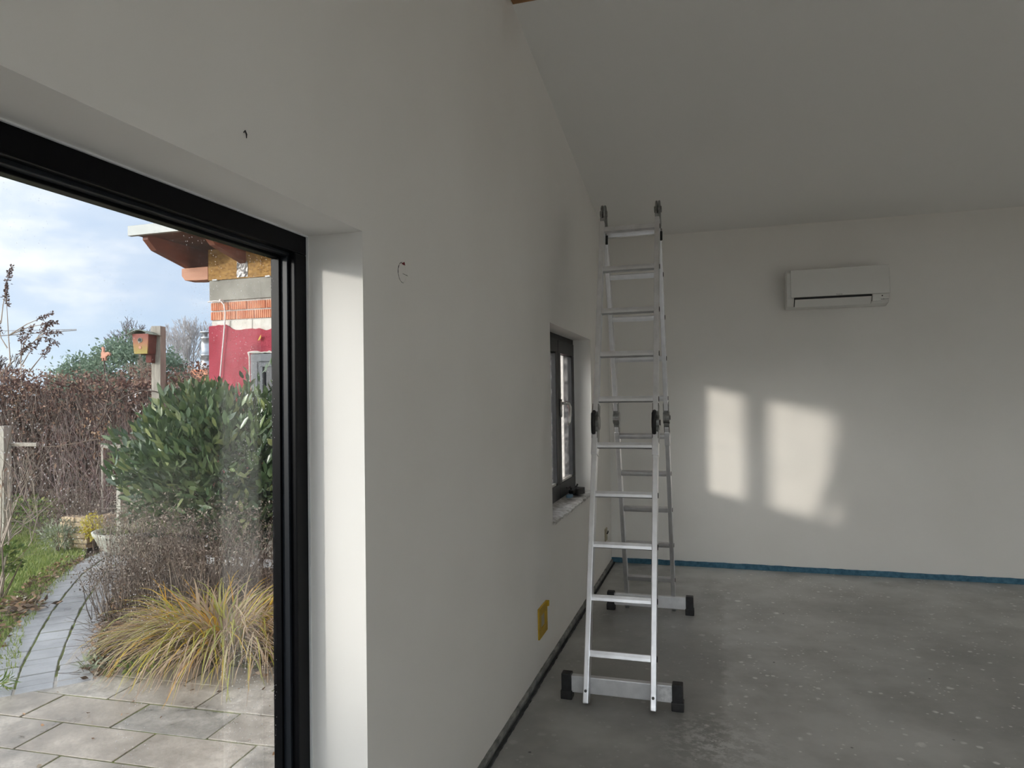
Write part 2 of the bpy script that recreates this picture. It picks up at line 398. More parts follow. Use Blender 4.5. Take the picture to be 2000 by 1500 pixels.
# --- outdoors ground
slabm = pmat('concrete_slab', (0.33, 0.31, 0.28), 0.4)
v = coord(slabm); n1 = noise(slabm, v, 3.2, 7, 0.68); n2 = noise(slabm, v, 55, 4, 0.75)
nn, ll, b_ = nodes(slabm); oi = nn.new('ShaderNodeObjectInfo')
c = cramp(slabm, n1, [(0.36, (0.20, 0.188, 0.168)), (0.5, (0.38, 0.352, 0.31)), (0.62, (0.58, 0.54, 0.475))])
c = mixc(slabm, mrange(slabm, n2, 0.45, 0.75, 0.0, 0.75), c, (0.17, 0.165, 0.155))
c = mixc(slabm, mathn(slabm, 'MULTIPLY', oi.outputs['Random'], 0.35), c, (0.46, 0.37, 0.28))
setc(slabm, c); bump(slabm, n2, 0.35, 0.004); ll.new(mrange(slabm, n1, 0.3, 0.7, 0.22, 0.55), b_.inputs['Roughness'])
pavem = pmat('grey_paver', (0.30, 0.31, 0.33), 0.4)
v = coord(pavem); n1 = noise(pavem, v, 3, 5, 0.6); nn, ll, b_ = nodes(pavem); oi = nn.new('ShaderNodeObjectInfo')
c = cramp(pavem, n1, [(0.3, (0.33, 0.335, 0.345)), (0.7, (0.56, 0.565, 0.575))]); c = mixc(pavem, mathn(pavem, 'MULTIPLY', oi.outputs['Random'], 0.3), c, (0.22, 0.22, 0.23))
setc(pavem, c); bump(pavem, noise(pavem, v, 80, 3), 0.3, 0.004); ll.new(mrange(pavem, n1, 0.3, 0.7, 0.25, 0.5), b_.inputs['Roughness'])
mossm = noisy('mossy_joint', (0.05, 0.045, 0.03), (0.17, 0.21, 0.035), 9, 0.95, 0.5, 90)
soilm = noisy('garden_soil', (0.075, 0.055, 0.04), (0.17, 0.13, 0.095), 7, 0.95, 0.8, 40, bd=0.03)
lawnm = noisy('lawn_ground', (0.09, 0.14, 0.03), (0.18, 0.26, 0.05), 5, 0.95, 0.5, 60)
logm = noisy('planter_stone', (0.52, 0.38, 0.22), (0.70, 0.56, 0.38), 14, 0.9, 0.5, 50)
bowlm = noisy('bowl_stone', (0.42, 0.42, 0.36), (0.56, 0.56, 0.49), 14, 0.9, 0.4, 60)
whitem = noisy('white_paint', (0.72, 0.73, 0.74), (0.80, 0.81, 0.82), 6, 0.6)
copperm = noisy('green_copper', (0.20, 0.24, 0.20), (0.34, 0.36, 0.30), 20, 0.7)
birdr = noisy('birdhouse_red', (0.12, 0.03, 0.025), (0.19, 0.055, 0.042), 20, 0.8, 0.3, 60)
birdf = pmat('birdhouse_front', (0.5, 0.3, 0.1), 0.75)
v = coord(birdf); nn, ll, b_ = nodes(birdf); sx = nn.new('ShaderNodeSeparateXYZ'); ll.new(v, sx.inputs[0])
hh = mathn(birdf, 'ADD', sx.outputs['Z'], mrange(birdf, noise(birdf, v, 30, 3), 0, 1, -0.05, 0.05))
setc(birdf, cramp(birdf, mrange(birdf, hh, 2.03, 2.26), [(0.15, (0.40, 0.32, 0.09)), (0.5, (0.42, 0.20, 0.10)), (0.8, (0.33, 0.11, 0.09))]))
roosterm = noisy('rust_orange', (0.55, 0.24, 0.15), (0.70, 0.36, 0.25), 20, 0.7)
pipem = noisy('stainless_flue', (0.60, 0.62, 0.64), (0.74, 0.76, 0.78), 10, 0.3, metal=0.8)
cranem = noisy('crane_steel', (0.30, 0.30, 0.30), (0.36, 0.36, 0.36), 1, 0.6)

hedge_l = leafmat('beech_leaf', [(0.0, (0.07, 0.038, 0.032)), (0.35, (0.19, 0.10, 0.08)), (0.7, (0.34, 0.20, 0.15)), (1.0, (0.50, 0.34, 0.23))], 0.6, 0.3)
hedge_t = leafmat('hedge_twig', [(0.0, (0.10, 0.07, 0.06)), (0.6, (0.28, 0.22, 0.19)), (1.0, (0.52, 0.45, 0.39))], 0.8, 0)
bark_l = leafmat('pale_bark', [(0.0, (0.20, 0.15, 0.11)), (1.0, (0.52, 0.44, 0.36))], 0.8, 0)
bark_d = leafmat('dark_bark', [(0.0, (0.08, 0.055, 0.045)), (1.0, (0.24, 0.18, 0.14))], 0.85, 0)
bark_w = leafmat('birch_bark', [(0.0, (0.42, 0.38, 0.37)), (1.0, (0.74, 0.72, 0.72))], 0.85, 0)
seedm = leafmat('seed_head', [(0.0, (0.09, 0.055, 0.05)), (1.0, (0.24, 0.16, 0.14))], 0.9, 0)
laurelm = leafmat('laurel_leaf', [(0.0, (0.040, 0.080, 0.038)), (0.5, (0.095, 0.160, 0.072)), (0.85, (0.17, 0.235, 0.10)), (1.0, (0.30, 0.34, 0.13))], 0.30, 0.15, 0.8)
conim = leafmat('conifer_needles', [(0.0, (0.13, 0.20, 0.14)), (1.0, (0.34, 0.44, 0.31))], 0.8, 0.3)
grassm = leafmat('lawn_blade', [(0.0, (0.16, 0.23, 0.05)), (0.6, (0.34, 0.43, 0.11)), (1.0, (0.56, 0.56, 0.25))], 0.6, 0.35)
sedgem = leafmat('autumn_blade', [(0.0, (0.26, 0.17, 0.11)), (0.35, (0.50, 0.36, 0.24)), (0.62, (0.66, 0.53, 0.36)), (0.74, (0.34, 0.38, 0.07)), (0.9, (0.58, 0.50, 0.07)), (1.0, (0.70, 0.36, 0.03))], 0.55, 0.3)
drym = leafmat('dry_stem', [(0.0, (0.075, 0.055, 0.045)), (0.6, (0.20, 0.15, 0.12)), (1.0, (0.38, 0.32, 0.26))], 0.9, 0)
litterm = leafmat('fallen_leaf', [(0.0, (0.10, 0.07, 0.05)), (0.5, (0.24, 0.155, 0.10)), (0.8, (0.36, 0.20, 0.10)), (1.0, (0.52, 0.46, 0.38))], 0.8, 0.1)
greenm = leafmat('low_green_leaf', [(0.0, (0.07, 0.14, 0.03)), (0.7, (0.22, 0.32, 0.07)), (1.0, (0.40, 0.40, 0.12))], 0.6, 0.3)
sagem = leafmat('sage_leaf', [(0.0, (0.20, 0.25, 0.16)), (1.0, (0.44, 0.48, 0.34))], 0.7, 0.2)
yellowl = leafmat('yellow_leaf', [(0.0, (0.50, 0.42, 0.03)), (1.0, (0.72, 0.62, 0.08))], 0.6, 0.3)

def glassmat(name, dirt, haze, refl=1.6, tint=(0.975, 0.985, 0.98)):
    m = bpy.data.materials.new(name); m.use_nodes = True; nn = m.node_tree.nodes; ll = m.node_tree.links; nn.clear()
    o = nn.new('ShaderNodeOutputMaterial'); t = nn.new('ShaderNodeBsdfTransparent'); t.inputs[0].default_value = (*tint, 1)
    g = nn.new('ShaderNodeBsdfGlossy'); g.inputs['Roughness'].default_value = 0.02
    ge = nn.new('ShaderNodeNewGeometry')                       # Schlick reflectance, the same from both faces of the pane
    dt = nn.new('ShaderNodeVectorMath'); dt.operation = 'DOT_PRODUCT'; ll.new(ge.outputs['Incoming'], dt.inputs[0]); ll.new(ge.outputs['Normal'], dt.inputs[1])
    ab = nn.new('ShaderNodeMath'); ab.operation = 'ABSOLUTE'; ll.new(dt.outputs['Value'], ab.inputs[0])
    om = nn.new('ShaderNodeMath'); om.operation = 'SUBTRACT'; om.inputs[0].default_value = 1.0; ll.new(ab.outputs[0], om.inputs[1])
    pw = nn.new('ShaderNodeMath'); pw.operation = 'POWER'; pw.inputs[1].default_value = 5.0; ll.new(om.outputs[0], pw.inputs[0])
    k = nn.new('ShaderNodeMath'); k.operation = 'MULTIPLY_ADD'; k.inputs[1].default_value = 0.9; k.inputs[2].default_value = 0.04 * refl; k.use_clamp = True; ll.new(pw.outputs[0], k.inputs[0])
    m1 = nn.new('ShaderNodeMixShader'); ll.new(k.outputs[0], m1.inputs[0]); ll.new(t.outputs[0], m1.inputs[1]); ll.new(g.outputs[0], m1.inputs[2])
    d = nn.new('ShaderNodeBsdfDiffuse'); d.inputs[0].default_value = (0.75, 0.75, 0.75, 1)
    tr = nn.new('ShaderNodeBsdfTranslucent'); tr.inputs[0].default_value = (0.75, 0.75, 0.75, 1)
    m2 = nn.new('ShaderNodeMixShader'); m2.inputs[0].default_value = 0.5; ll.new(d.outputs[0], m2.inputs[1]); ll.new(tr.outputs[0], m2.inputs[2])
    vo = nn.new('ShaderNodeTexVoronoi'); vo.inputs['Scale'].default_value = 95
    ll.new(ge.outputs['Position'], vo.inputs['Vector'])
    r = nn.new('ShaderNodeMapRange'); r.inputs['From Min'].default_value = 0.10; r.inputs['From Max'].default_value = 0.16; r.inputs['To Min'].default_value = 1; r.inputs['To Max'].default_value = 0
    ll.new(vo.outputs['Distance'], r.inputs['Value'])
    n_ = nn.new('ShaderNodeTexNoise'); n_.inputs['Scale'].default_value = 3.5; n_.inputs['Detail'].default_value = 4; ll.new(ge.outputs['Position'], n_.inputs['Vector'])
    r2_ = nn.new('ShaderNodeMapRange'); r2_.inputs['From Min'].default_value = 0.5; r2_.inputs['From Max'].default_value = 0.62; ll.new(n_.outputs['Fac'], r2_.inputs['Value'])
    a = nn.new('ShaderNodeMath'); a.operation = 'MULTIPLY'; ll.new(r.outputs[0], a.inputs[0]); ll.new(r2_.outputs[0], a.inputs[1])
    a2 = nn.new('ShaderNodeMath'); a2.operation = 'MULTIPLY'; a2.inputs[1].default_value = dirt; ll.new(a.outputs[0], a2.inputs[0])
    # wiped haze
    mpg = nn.new('ShaderNodeMapping'); mpg.inputs['Rotation'].default_value = (0.5, 0, 0); mpg.inputs['Scale'].default_value = (1, 2.2, 14); ll.new(ge.outputs['Position'], mpg.inputs[0])
    n2_ = nn.new('ShaderNodeTexNoise'); n2_.inputs['Scale'].default_value = 2.0; n2_.inputs['Detail'].default_value = 6; ll.new(mpg.outputs[0], n2_.inputs['Vector'])
    r3 = nn.new('ShaderNodeMapRange'); r3.inputs['From Min'].default_value = 0.42; r3.inputs['From Max'].default_value = 0.75; r3.inputs['To Max'].default_value = haze; r3.inputs['To Min'].default_value = haze * 0.15; ll.new(n2_.outputs['Fac'], r3.inputs['Value'])
    a3 = nn.new('ShaderNodeMath'); a3.operation = 'ADD'; a3.use_clamp = True; ll.new(a2.outputs[0], a3.inputs[0]); ll.new(r3.outputs[0], a3.inputs[1])
    m3 = nn.new('ShaderNodeMixShader'); ll.new(a3.outputs[0], m3.inputs[0]); ll.new(m1.outputs[0], m3.inputs[1]); ll.new(m2.outputs[0], m3.inputs[2])
    ll.new(m3.outputs[0], o.inputs['Surface']); return m
doorglass = glassmat('door_glass', 0.6, 0.012, 1.5, (0.765, 0.775, 0.78))   # tint dims the garden view to balance it with the room
filmglass = glassmat('hazy_glass', 0.5, 0.22, 1.3, (0.93, 0.93, 0.92))
clearglass = glassmat('clear_glass', 0.0, 0.0, 1.2)
darkglass = pmat('dark_pane', (0.03, 0.032, 0.036), 0.08)

# ================================================================== room shell
YB = 6.457                                     # back wall
XR, YF = 6.4, -3.6                             # right wall, wall behind the camera
def wall(name, axis, p_in, p_out, u0, u1, z0, z1, holes, m):
    """slab with openings; axis = normal axis ('x' or 'y')"""
    us = sorted({u0, u1, *[h[0] for h in holes], *[h[1] for h in holes]}); zs = sorted({z0, z1, *[h[2] for h in holes], *[h[3] for h in holes]})
    inside = lambda u, z: any(h[0] < u < h[1] and h[2] < z < h[3] for h in holes)
    solid = {(i, j): not inside((us[i] + us[i+1]) / 2, (zs[j] + zs[j+1]) / 2) for i in range(len(us) - 1) for j in range(len(zs) - 1)}
    P = (lambda p, u, z: (p, u, z)) if axis == 'x' else (lambda p, u, z: (u, p, z))
    b = MB()
    for (i, j), s_ in solid.items():
        if not s_: continue
        a, c_, d_, e_ = us[i], us[i+1], zs[j], zs[j+1]
        for p in (p_in, p_out): b.add([P(p,a,d_),P(p,c_,d_),P(p,c_,e_),P(p,a,e_)], [(0,1,2,3)])
        for (di, dj), q in {(-1,0): ((a,d_),(a,e_)), (1,0): ((c_,d_),(c_,e_)), (0,-1): ((a,d_),(c_,d_)), (0,1): ((a,e_),(c_,e_))}.items():
            if not solid.get((i+di, j+dj), False):
                (a1,b1),(a2,b2) = q; b.add([P(p_in,a1,b1),P(p_in,a2,b2),P(p_out,a2,b2),P(p_out,a1,b1)], [(0,1,2,3)])
    me = bpy.data.meshes.new(name); me.from_pydata(b.v, [], b.f)
    bm = bmesh.new(); bm.from_mesh(me); bmesh.ops.remove_doubles(bm, verts=bm.verts, dist=1e-5); bmesh.ops.recalc_face_normals(bm, faces=bm.faces); bm.to_mesh(me); bm.free()
    return struct(link(name, me, m))
DOOR = (-1.35, 1.779, 0.03, 2.036)             # terrace door opening y0,y1,z0,z1
WIN = (4.10, 5.50, 0.785, 2.005)
wall('wall_left', 'x', 0.0, -0.262, YF - 0.3, YB + 0.3, GZ - 0.1, 3.95, [DOOR, WIN], wallm)
wall('wall_back', 'y', YB, YB + 0.3, 0.0, XR + 0.3, -0.2, 3.4, [], wallm)
REAR = [(0.25, 3.15, 0.05, 2.6), (3.3, 6.2, 0.05, 2.6)]  # unseen openings added to let more daylight in
wall('wall_rear', 'y', YF, YF - 0.3, 0.0, XR + 0.3, -0.2, 3.2, REAR, wallm)
wall('wall_right', 'x', XR, XR + 0.3, YF, YB, -0.2, 3.95, [], wallm)
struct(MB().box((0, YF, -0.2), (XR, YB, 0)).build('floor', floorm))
RY, RZ, SL = 3.37, 3.575, 0.178                # lower edge of the ridge beam on the gable wall
zc = lambda y: RZ - SL * abs(y - RY)
ce = MB()
ce.prism([(RY, RZ), (YB, zc(YB)), (YB, zc(YB) + 0.25), (RY, RZ + 0.25)], 'x', 0, XR)
ce.prism([(RY - 0.2, RZ), (YF, 2.85), (YF, 3.10), (RY - 0.2, RZ + 0.25)], 'x', 0, XR)
ce.box((0, RY - 0.2, RZ + 0.15), (XR, RY, RZ + 0.25))
struct(ce.build('ceiling', ceilm))
struct(MB().box((0.006, RY - 0.196, RZ - 0.006), (XR, RY - 0.004, RZ + 0.15)).build('trim_1', beamw), 'reddish brown ridge beam along the top of the sloping ceiling')

# perimeter strips left in the screed joint
def strip(name, p0, p1, n, h, t, m, nrm, label):
    """foam strip with ragged top edge"""
    p0 = Vector(p0); p1 = Vector(p1); nv = Vector(nrm); b = MB(); vv = []; ff = []
    for i in range(n + 1):
        q = p0.lerp(p1, i / n); hh = h * (1 + random.uniform(-0.05, 0.05)); tt = t * (1 + random.uniform(-0.15, 0.15))
        vv += [q, q + Vector((0, 0, hh)), q + nv * tt + Vector((0, 0, hh)), q + nv * tt]
    for i in range(n):
        a = 4 * i
        ff += [(a, a+1, a+5, a+4), (a+1, a+2, a+6, a+5), (a+2, a+3, a+7, a+6)]
    b.add(vv, ff); return struct(b.build(name, m), label)
strip('baseboard_back', (0.0, YB, 0), (XR, YB, 0), 160, 0.045, 0.012, bluefoam, (0, -1, 0), 'blue foam edging strip along the foot of the back wall')
strip('baseboard_left', (0.0, 1.9, 0), (0.0, YB - 0.012, 0), 150, 0.028, 0.014, greyfoam, (1, 0, 0), 'dusty grey foam strip along the foot of the window wall')
strip('baseboard_left.001', (0.022, 1.9, 0), (0.022, YB - 0.03, 0), 150, 0.008, 0.014, jointm, (1, 0, 0), 'dark joint between screed and window wall')

# ------------------------------------------------------------------ terrace door
dr = thing('door_1', 'black framed glass terrace door in a white reveal', None, (-0.22, 0.2, 0.03), kind='structure')
y0, y1, z0, z1 = DOOR; XF = -0.185
def ring(b, xa, xb, y0, y1, z0, z1, w):
    b.box((xa, y0, z1 - w), (xb, y1, z1)); b.box((xa, y0, z0), (xb, y1, z0 + w))
    b.box((xa, y0, z0 + w), (xb, y0 + w, z1 - w)); b.box((xa, y1 - w, z0 + w), (xb, y1, z1 - w)); return b
e_ = 0.0005
ring(MB(), XF, XF - 0.072, y0 + e_, y1 - e_, z0 + e_, z1 - e_, 0.058).build('frame', blackpvc, dr, 0.004)
ring(MB(), XF - 0.020, XF - 0.072, y0 + 0.056, y1 - 0.056, z0 + 0.056, z1 - 0.056, 0.012).build('glazing_bead', gasket, dr, 0.002)
ring(MB(), XF - 0.042, XF - 0.070, y0 + 0.066, y1 - 0.066, z0 + 0.066, z1 - 0.066, 0.010).build('gasket', blackpvc, dr, 0.002)
MB().box((XF - 0.060, y0 + 0.07, z0 + 0.07), (XF - 0.066, y1 - 0.07, z1 - 0.07)).build('pane', doorglass, dr)
# white sealant line between frame and reveal
sl = MB(); sl.box((XF, y1 - 0.004, z0), (XF + 0.006, y1, z1)); sl.box((XF, y0, z1 - 0.004), (XF + 0.006, y1 - 0.004, z1)); sl.build('sealant', whitem, dr)

# ------------------------------------------------------------------ small window
w = thing('window_1', 'small black framed casement window with hazy panes in the left wall', None, (-0.16, 4.8, 0.79), kind='structure')
XW = -0.128; y0, y1, z0, z1 = WIN
ring(MB(), XW - 0.01, XW - 0.075, y0 + e_, y1 - 0.02, z0 + e_, z1 - e_, 0.05).build('frame', blackpvc, w, 0.003)
for nm, a, b_y, ga, gb in (('sash', 4.13, 4.885, 4.18, 4.80), ('sash', 4.885, 5.455, 4.965, 5.36)):
    s = MB(); za, zb, ga_, gb_ = 0.81, 1.965, 0.917, 1.87
    s.box((XW, a + .003, gb_), (XW - 0.07, b_y - .003, zb)); s.box((XW, a + .003, za), (XW - 0.07, b_y - .003, ga_))
    s.box((XW, a + .003, ga_), (XW - 0.07, ga, gb_)); s.box((XW, gb, ga_), (XW - 0.07, b_y - .003, gb_))
    so = s.build(nm, winpvc, w, 0.004)
    MB().box((XW - 0.03, ga, ga_), (XW - 0.036, gb, gb_)).build('pane', filmglass, so)
    MB().box((XW - 0.008, ga, ga_), (XW - 0.03, gb, ga_ + 0.016)).build('inner_bead', silver, so)
    if a > 4.5:
        h = MB(); h.box((XW, 4.915, 1.40), (XW + 0.012, 4.945, 1.53))
        h.tube([(XW + .01, 4.93, 1.50), (XW + .045, 4.93, 1.50)], 0.011, 10)
        h.tube([(XW + .045, 4.925, 1.505), (XW + .056, 4.95, 1.497), (XW + .06, 4.985, 1.47), (XW + .058, 5.0, 1.42), (XW + .055, 4.995, 1.37), (XW + .05, 4.985, 1.34)], [.012, .013, .012, .011, .010, .008], 10)
        h.build('handle', silver, so, smooth=True)
# rough mortar sill
ny, nx = 60, 10; vv = []; ff = []
for i in range(ny + 1):
    yy = WIN[0] + (WIN[1] - WIN[0]) * i / ny; edge = 0.012 + 0.008 * math.sin(i * 0.9) * random.random() + random.uniform(-0.006, 0.010)
    for j in range(nx + 1):
        t = j / nx; xx = XW - 0.02 + (edge - XW + 0.02) * t
        zz = WIN[2] + 0.006 + 0.014 * math.exp(-((t - 0.1) / 0.25) ** 2) + random.uniform(0, 0.006) - (0.010 if j == nx else 0)
        vv.append((xx, yy, zz))
    vv.append((edge * 0.4 + 0.001, yy, WIN[2] - 0.012 - random.uniform(0, 0.016)))
for i in range(ny):
    for j in range(nx + 1): a = i * (nx + 2) + j; ff.append((a, a + 1, a + nx + 3, a + nx + 2))
sill = MB().add(vv, ff).build('window_sill', mortar, w); sill['label'] = 'rough unfinished mortar sill'

# unseen glazing, added behind the camera to bring more daylight into the room
for k, (nm, ax, p, hs) in enumerate((('added_window_2', 'y', YF - 0.12, [REAR[0]]), ('added_window_3', 'y', YF - 0.12, [REAR[1]]))):
    u0, u1, z0, z1 = hs[0]
    t = thing(nm, ['wide unseen glazed door added behind the camera for daylight', 'second unseen glazed door added behind the camera for daylight'][k], None, (0, 0, 0), kind='structure')
    b = MB(); w_ = 0.06
    for (a1, a2, b1, b2) in ((u0, u1, z1 - w_, z1), (u0, u1, z0, z0 + w_), (u0, u0 + w_, z0 + w_, z1 - w_), (u1 - w_, u1, z0 + w_, z1 - w_), ((u0 + u1) / 2 - .04, (u0 + u1) / 2 + .04, z0 + w_, z1 - w_)):
        if ax == 'y': b.box((a1, p, b1), (a2, p - 0.07, b2))
        else: b.box((p, a1, b1), (p + 0.07, a2, b2))
    b.build('frame', blackpvc, t)
    b = MB()
    if ax == 'y': b.box((u0 + w_, p - 0.03, z0 + w_), (u1 - w_, p - 0.036, z1 - w_))
    else: b.box((p + 0.03, u0 + w_, z0 + w_), (p + 0.036, u1 - w_, z1 - w_))
    b.build('pane', clearglass, t)

# ================================================================== ladder
def make_ladder():
    t = thing('step_ladder', 'tall folding aluminium ladder standing open as an A-frame on the screed', 'ladder', (0.48, 4.27, 0))
    XL, XRr = 0.316, 0.648; RW, RD = 0.028, 0.062
    ap = 2.63
    def pos(side, s):                          # s = height along the leg, side -1 front / +1 rear
        yb, yt = (3.435, 4.225) if side < 0 else (5.105, 4.315)
        k = s / ap; return yb + (yt - yb) * k, s
    for side in (-1, 1):
        for k, (za, zb) in enumerate(((0.012, 1.345), (1.455, 2.615))):
            for x in (XL, XRr):
                ya, za_ = pos(side, za); yb, zb_ = pos(side, zb)
                MB().bar((x, ya, za_), (x, yb, zb_), RW, RD).build('rail', alum, t, 0.004)
        for z in (0.237, 0.499, 0.758, 1.016, 1.275, 1.529, 1.788, 2.047, 2.309, 2.567):
            y, z_ = pos(side, z)
            ya, _ = pos(side, z - 0.1); yb, _ = pos(side, z + 0.1)
            a = Vector((0, yb - ya, 0.2)).normalized()
            r = MB(); sx_ = Vector((1, 0, 0)); sy = a.cross(sx_)
            c0 = Vector((XL + RW / 2 - 0.002, y, z_)); c1 = Vector((XRr - RW / 2 + 0.002, y, z_))
            prof = [(-.016,-.015),(-.006,-.017),(0,-.014),(.006,-.017),(.016,-.015),(.017,.0),(.016,.015),(.006,.017),(0,.014),(-.006,.017),(-.016,.015),(-.017,0)]
            n = len(prof); vv = [c + sy * u + a * v_ for c in (c0, c1) for u, v_ in prof]
            r.add(vv, [tuple(range(n)), tuple(range(2*n-1, n-1, -1))] + [(i, (i+1) % n, (i+1) % n + n, i + n) for i in range(n)])
            ro = r.build('rung', alum, t)
            for xx in (XL - RW / 2 + 0.002, XRr + RW / 2 - 0.0005):
                MB().lathe((xx, y, z_), [(0, -0.003), (0.015, -0.003), (0.015, 0.003), (0, 0.003)], 12, 'x').build('end_plug', darkm, ro)
        # middle locking hinge
        for x in (XL, XRr):
            y, z_ = pos(side, 1.40); o = side
            ya, za = pos(side, 1.29); yb, zb = pos(side, 1.50)
            hb = MB(); hb.bar((x, ya, za), (x, yb, zb), 0.036, 0.058); hb.lathe((x, y, z_), [(0, -0.021), (0.042, -0.021), (0.042, 0.021), (0, 0.021)], 20, 'x')
            ho = hb.build('locking_hinge', steel, t, 0.002)
            sgn = -1 if x == XL else 1
            lv = MB(); yo = y + side * 0.038
            lv.tube([(x - .004, yo - side * .012, z_ - .062), (x - .006, yo + side * .016, z_ - .052), (x - .006, yo + side * .022, z_), (x - .006, yo + side * .016, z_ + .052), (x - .004, yo - side * .012, z_ + .062)], [.011, .012, .012, .012, .011], 8)
            lv.build('release_lever', darkm, ho, smooth=True)
            rv = MB(); rv.lathe((x + sgn * 0.019, y, z_), [(0, -.004), (0.016, -.004), (0.016, .006), (0, .006)], 14, 'x'); rv.build('rivet', darkm, ho)
            # sleeve below the hinge
            ys, zs = pos(side, 1.22); yt, zt = pos(side, 1.31)
            MB().bar((x, ys, zs), (x, yt, zt), RW + 0.006, RD + 0.006).build('sleeve', alum, ho, 0.003)
        # stabiliser bar
        yb, _ = pos(side, 0.07); yb -= side * 0.050
        st = MB().box((0.20, yb - 0.017, 0.036), (0.765, yb + 0.017, 0.120)).build('stabiliser_bar', satin, t, 0.004)
        for xx in (0.205, 0.76):
            f_ = MB(); f_.box((xx - 0.026, yb - 0.026, 0.012), (xx + 0.026, yb + 0.026, 0.130)); f_.box((xx - 0.03, yb - 0.03, 0.0), (xx + 0.03, yb + 0.03, 0.045))
            f_.build('rubber_foot', rubber, st, 0.005)
        if side < 0: MB().box((0.672, yb - 0.0178, 0.045), (0.732, yb - 0.0168, 0.112)).build('worn_label', labelm, st)
        for xx in (XL, XRr):
            bl = MB(); bl.lathe((xx, yb + side * 0.083, 0.078), [(0, -.003), (.007, -.003), (.007, .003), (0, .003)], 10, 'y'); bl.build('bolt', steel, st)
    # top hinges: two curved plates each
    for x in (XL, XRr):
        h = MB()
        for dx, a0, a1 in ((-0.013, 4.215, 4.29), (0.004, 4.25, 4.325)):
            yc = 4.27
            poly = [(4.205 if dx < 0 else 4.225, 2.545), (4.255 if dx < 0 else 4.27, 2.545), (4.275 if dx < 0 else 4.335, 2.60)]
            poly += [(yc + 0.042 * math.cos(q), 2.69 + 0.048 * math.sin(q)) for q in np.linspace(-0.2, math.pi + 0.2, 12)]
            h.prism(poly, 'x', x + dx, x + dx + 0.011)
        h.lathe((x, 4.27, 2.685), [(0, -0.022), (0.02, -0.022), (0.02, 0.022), (0, 0.022)], 16, 'x')
        ho = h.build('top_hinge', steel, t, 0.0015)
        MB().bar((x, 4.235, 2.575), (x, 4.222, 2.65), 0.03, 0.02).build('latch', steel, ho, 0.003)
        MB().tube([(x + 0.018, 4.25, 2.49), (x + 0.018, 4.262, 2.545)], 0.008, 8).build('release_lever', darkm, ho)
    return t
make_ladder()

# ================================================================== air conditioner
ac = thing('air_conditioner', 'white wall-mounted air conditioner with open lower flap on the back wall', 'air conditioner', (1.95, YB, 2.28))
yf = 6.255; X0, X1 = 1.555, 2.345
prof = [(YB, 2.275), (6.40, 2.272), (6.315, 2.287), (yf + 0.016, 2.345), (yf + 0.016, 2.57), (6.30, 2.598), (YB, 2.598)]
MB().prism(prof, 'x', X0, X1).build('housing', acwhite, ac, 0.012, 3, True)
MB().box((X0 + 0.032, yf - 0.004, 2.359), (X1 - 0.004, yf + 0.012, 2.592)).build('front_panel', acwhite, ac, 0.006, 3, True)
MB().box((1.613, yf + 0.006, 2.341), (2.208, yf + 0.03, 2.3585)).build('air_outlet', darkm, ac)
for xa in (1.613, 2.2055): MB().prism([(yf + 0.008, 2.345), (yf + 0.03, 2.345), (6.33, 2.29), (6.308, 2.286)], 'x', xa, xa + (0.006 if xa < 2 else 0.0025)).build('side_gap', darkm, ac)
MB().prism([(yf + 0.001, 2.3405), (yf + 0.02, 2.3425), (6.325, 2.282), (6.307, 2.280)], 'x', 1.620, 2.2055).build('flap', acwhite, ac, 0.002)
sp = MB(); sp.box((2.212, yf + 0.008, 2.30), (2.335, yf + 0.05, 2.356)); sp.build('sensor_panel', acwhite, ac, 0.004)
MB().lathe((2.284, yf + 0.006, 2.340), [(0, -.003), (.005, -.003), (.005, .003), (0, .003)], 12, 'y').build('sensor', darkm, ac)
def text(s_, size, loc, rot, m, name, parent):
    cu = bpy.data.curves.new(name, 'FONT'); cu.body = s_; cu.size = size; cu.extrude = 0.0006; cu.align_x = 'CENTER'
    o = bpy.data.objects.new(name, cu); COL.objects.link(o)
    me = bpy.data.meshes.new_from_object(o.evaluated_get(bpy.context.evaluated_depsgraph_get()))
    bpy.data.objects.remove(o); me.transform(Matrix.Translation(loc) @ rot.to_matrix().to_4x4())
    return link(name, me, m, parent)
from mathutils import Euler
text('Panasonic', 0.012, Vector((1.962, yf - 0.0048, 2.366)), Euler((math.pi / 2, 0, 0)), inkm, 'brand_lettering', ac)
mk = MB()
for i in range(9): mk.box((2.276 + i * 0.0062, yf + 0.0065, 2.309), (2.276 + i * 0.0062 + 0.0043, yf + 0.0085, 2.313 + (0.002 if i in (0, 2, 3) else 0)))
mk.build('small_print', inkm, ac)

# ================================================================== small things indoors
jb = thing('junction_box', 'round plastered-over junction box with cracked rim beside the terrace door', 'junction box', (0, 2.04, 1.96))
rr = 0.033
pts = [(0.0015, 2.04 + rr * math.cos(a), 1.96 + rr * math.sin(a)) for a in np.linspace(0.55 * math.pi, 1.55 * math.pi, 24)]
MB().tube(pts, [0.0003 + 0.0009 * random.random() for _ in pts], 5).build('dark_gap', darkm, jb)
MB().lathe((0.0, 2.04, 1.96), [(0, 0.0025), (0.026, 0.0022), (0.031, 0.0008), (0.032, 0.0)], 28, 'x').build('plaster_cap', wallm, jb, smooth=True)
MB().tube([(0.002, 2.038, 1.957), (0.003, 2.05, 1.956), (0.002, 2.079, 1.955)], [0.0009, 0.0007, 0.0005], 5).build('crack', darkm, jb)
MB().add([(0.003, 2.028, 1.988), (0.004, 2.05, 1.997), (0.004, 2.055, 1.986), (0.003, 2.042, 1.986)], [(0, 1, 2, 3)]).build('red_rim', redp, jb)
MB().add([(0.0012, 2.03, 1.9605), (0.0015, 2.05, 1.9615), (0.0015, 2.078, 1.9575), (0.0012, 2.05, 1.955)], [(0, 1, 2, 3)]).build('groove', ringm, jb)
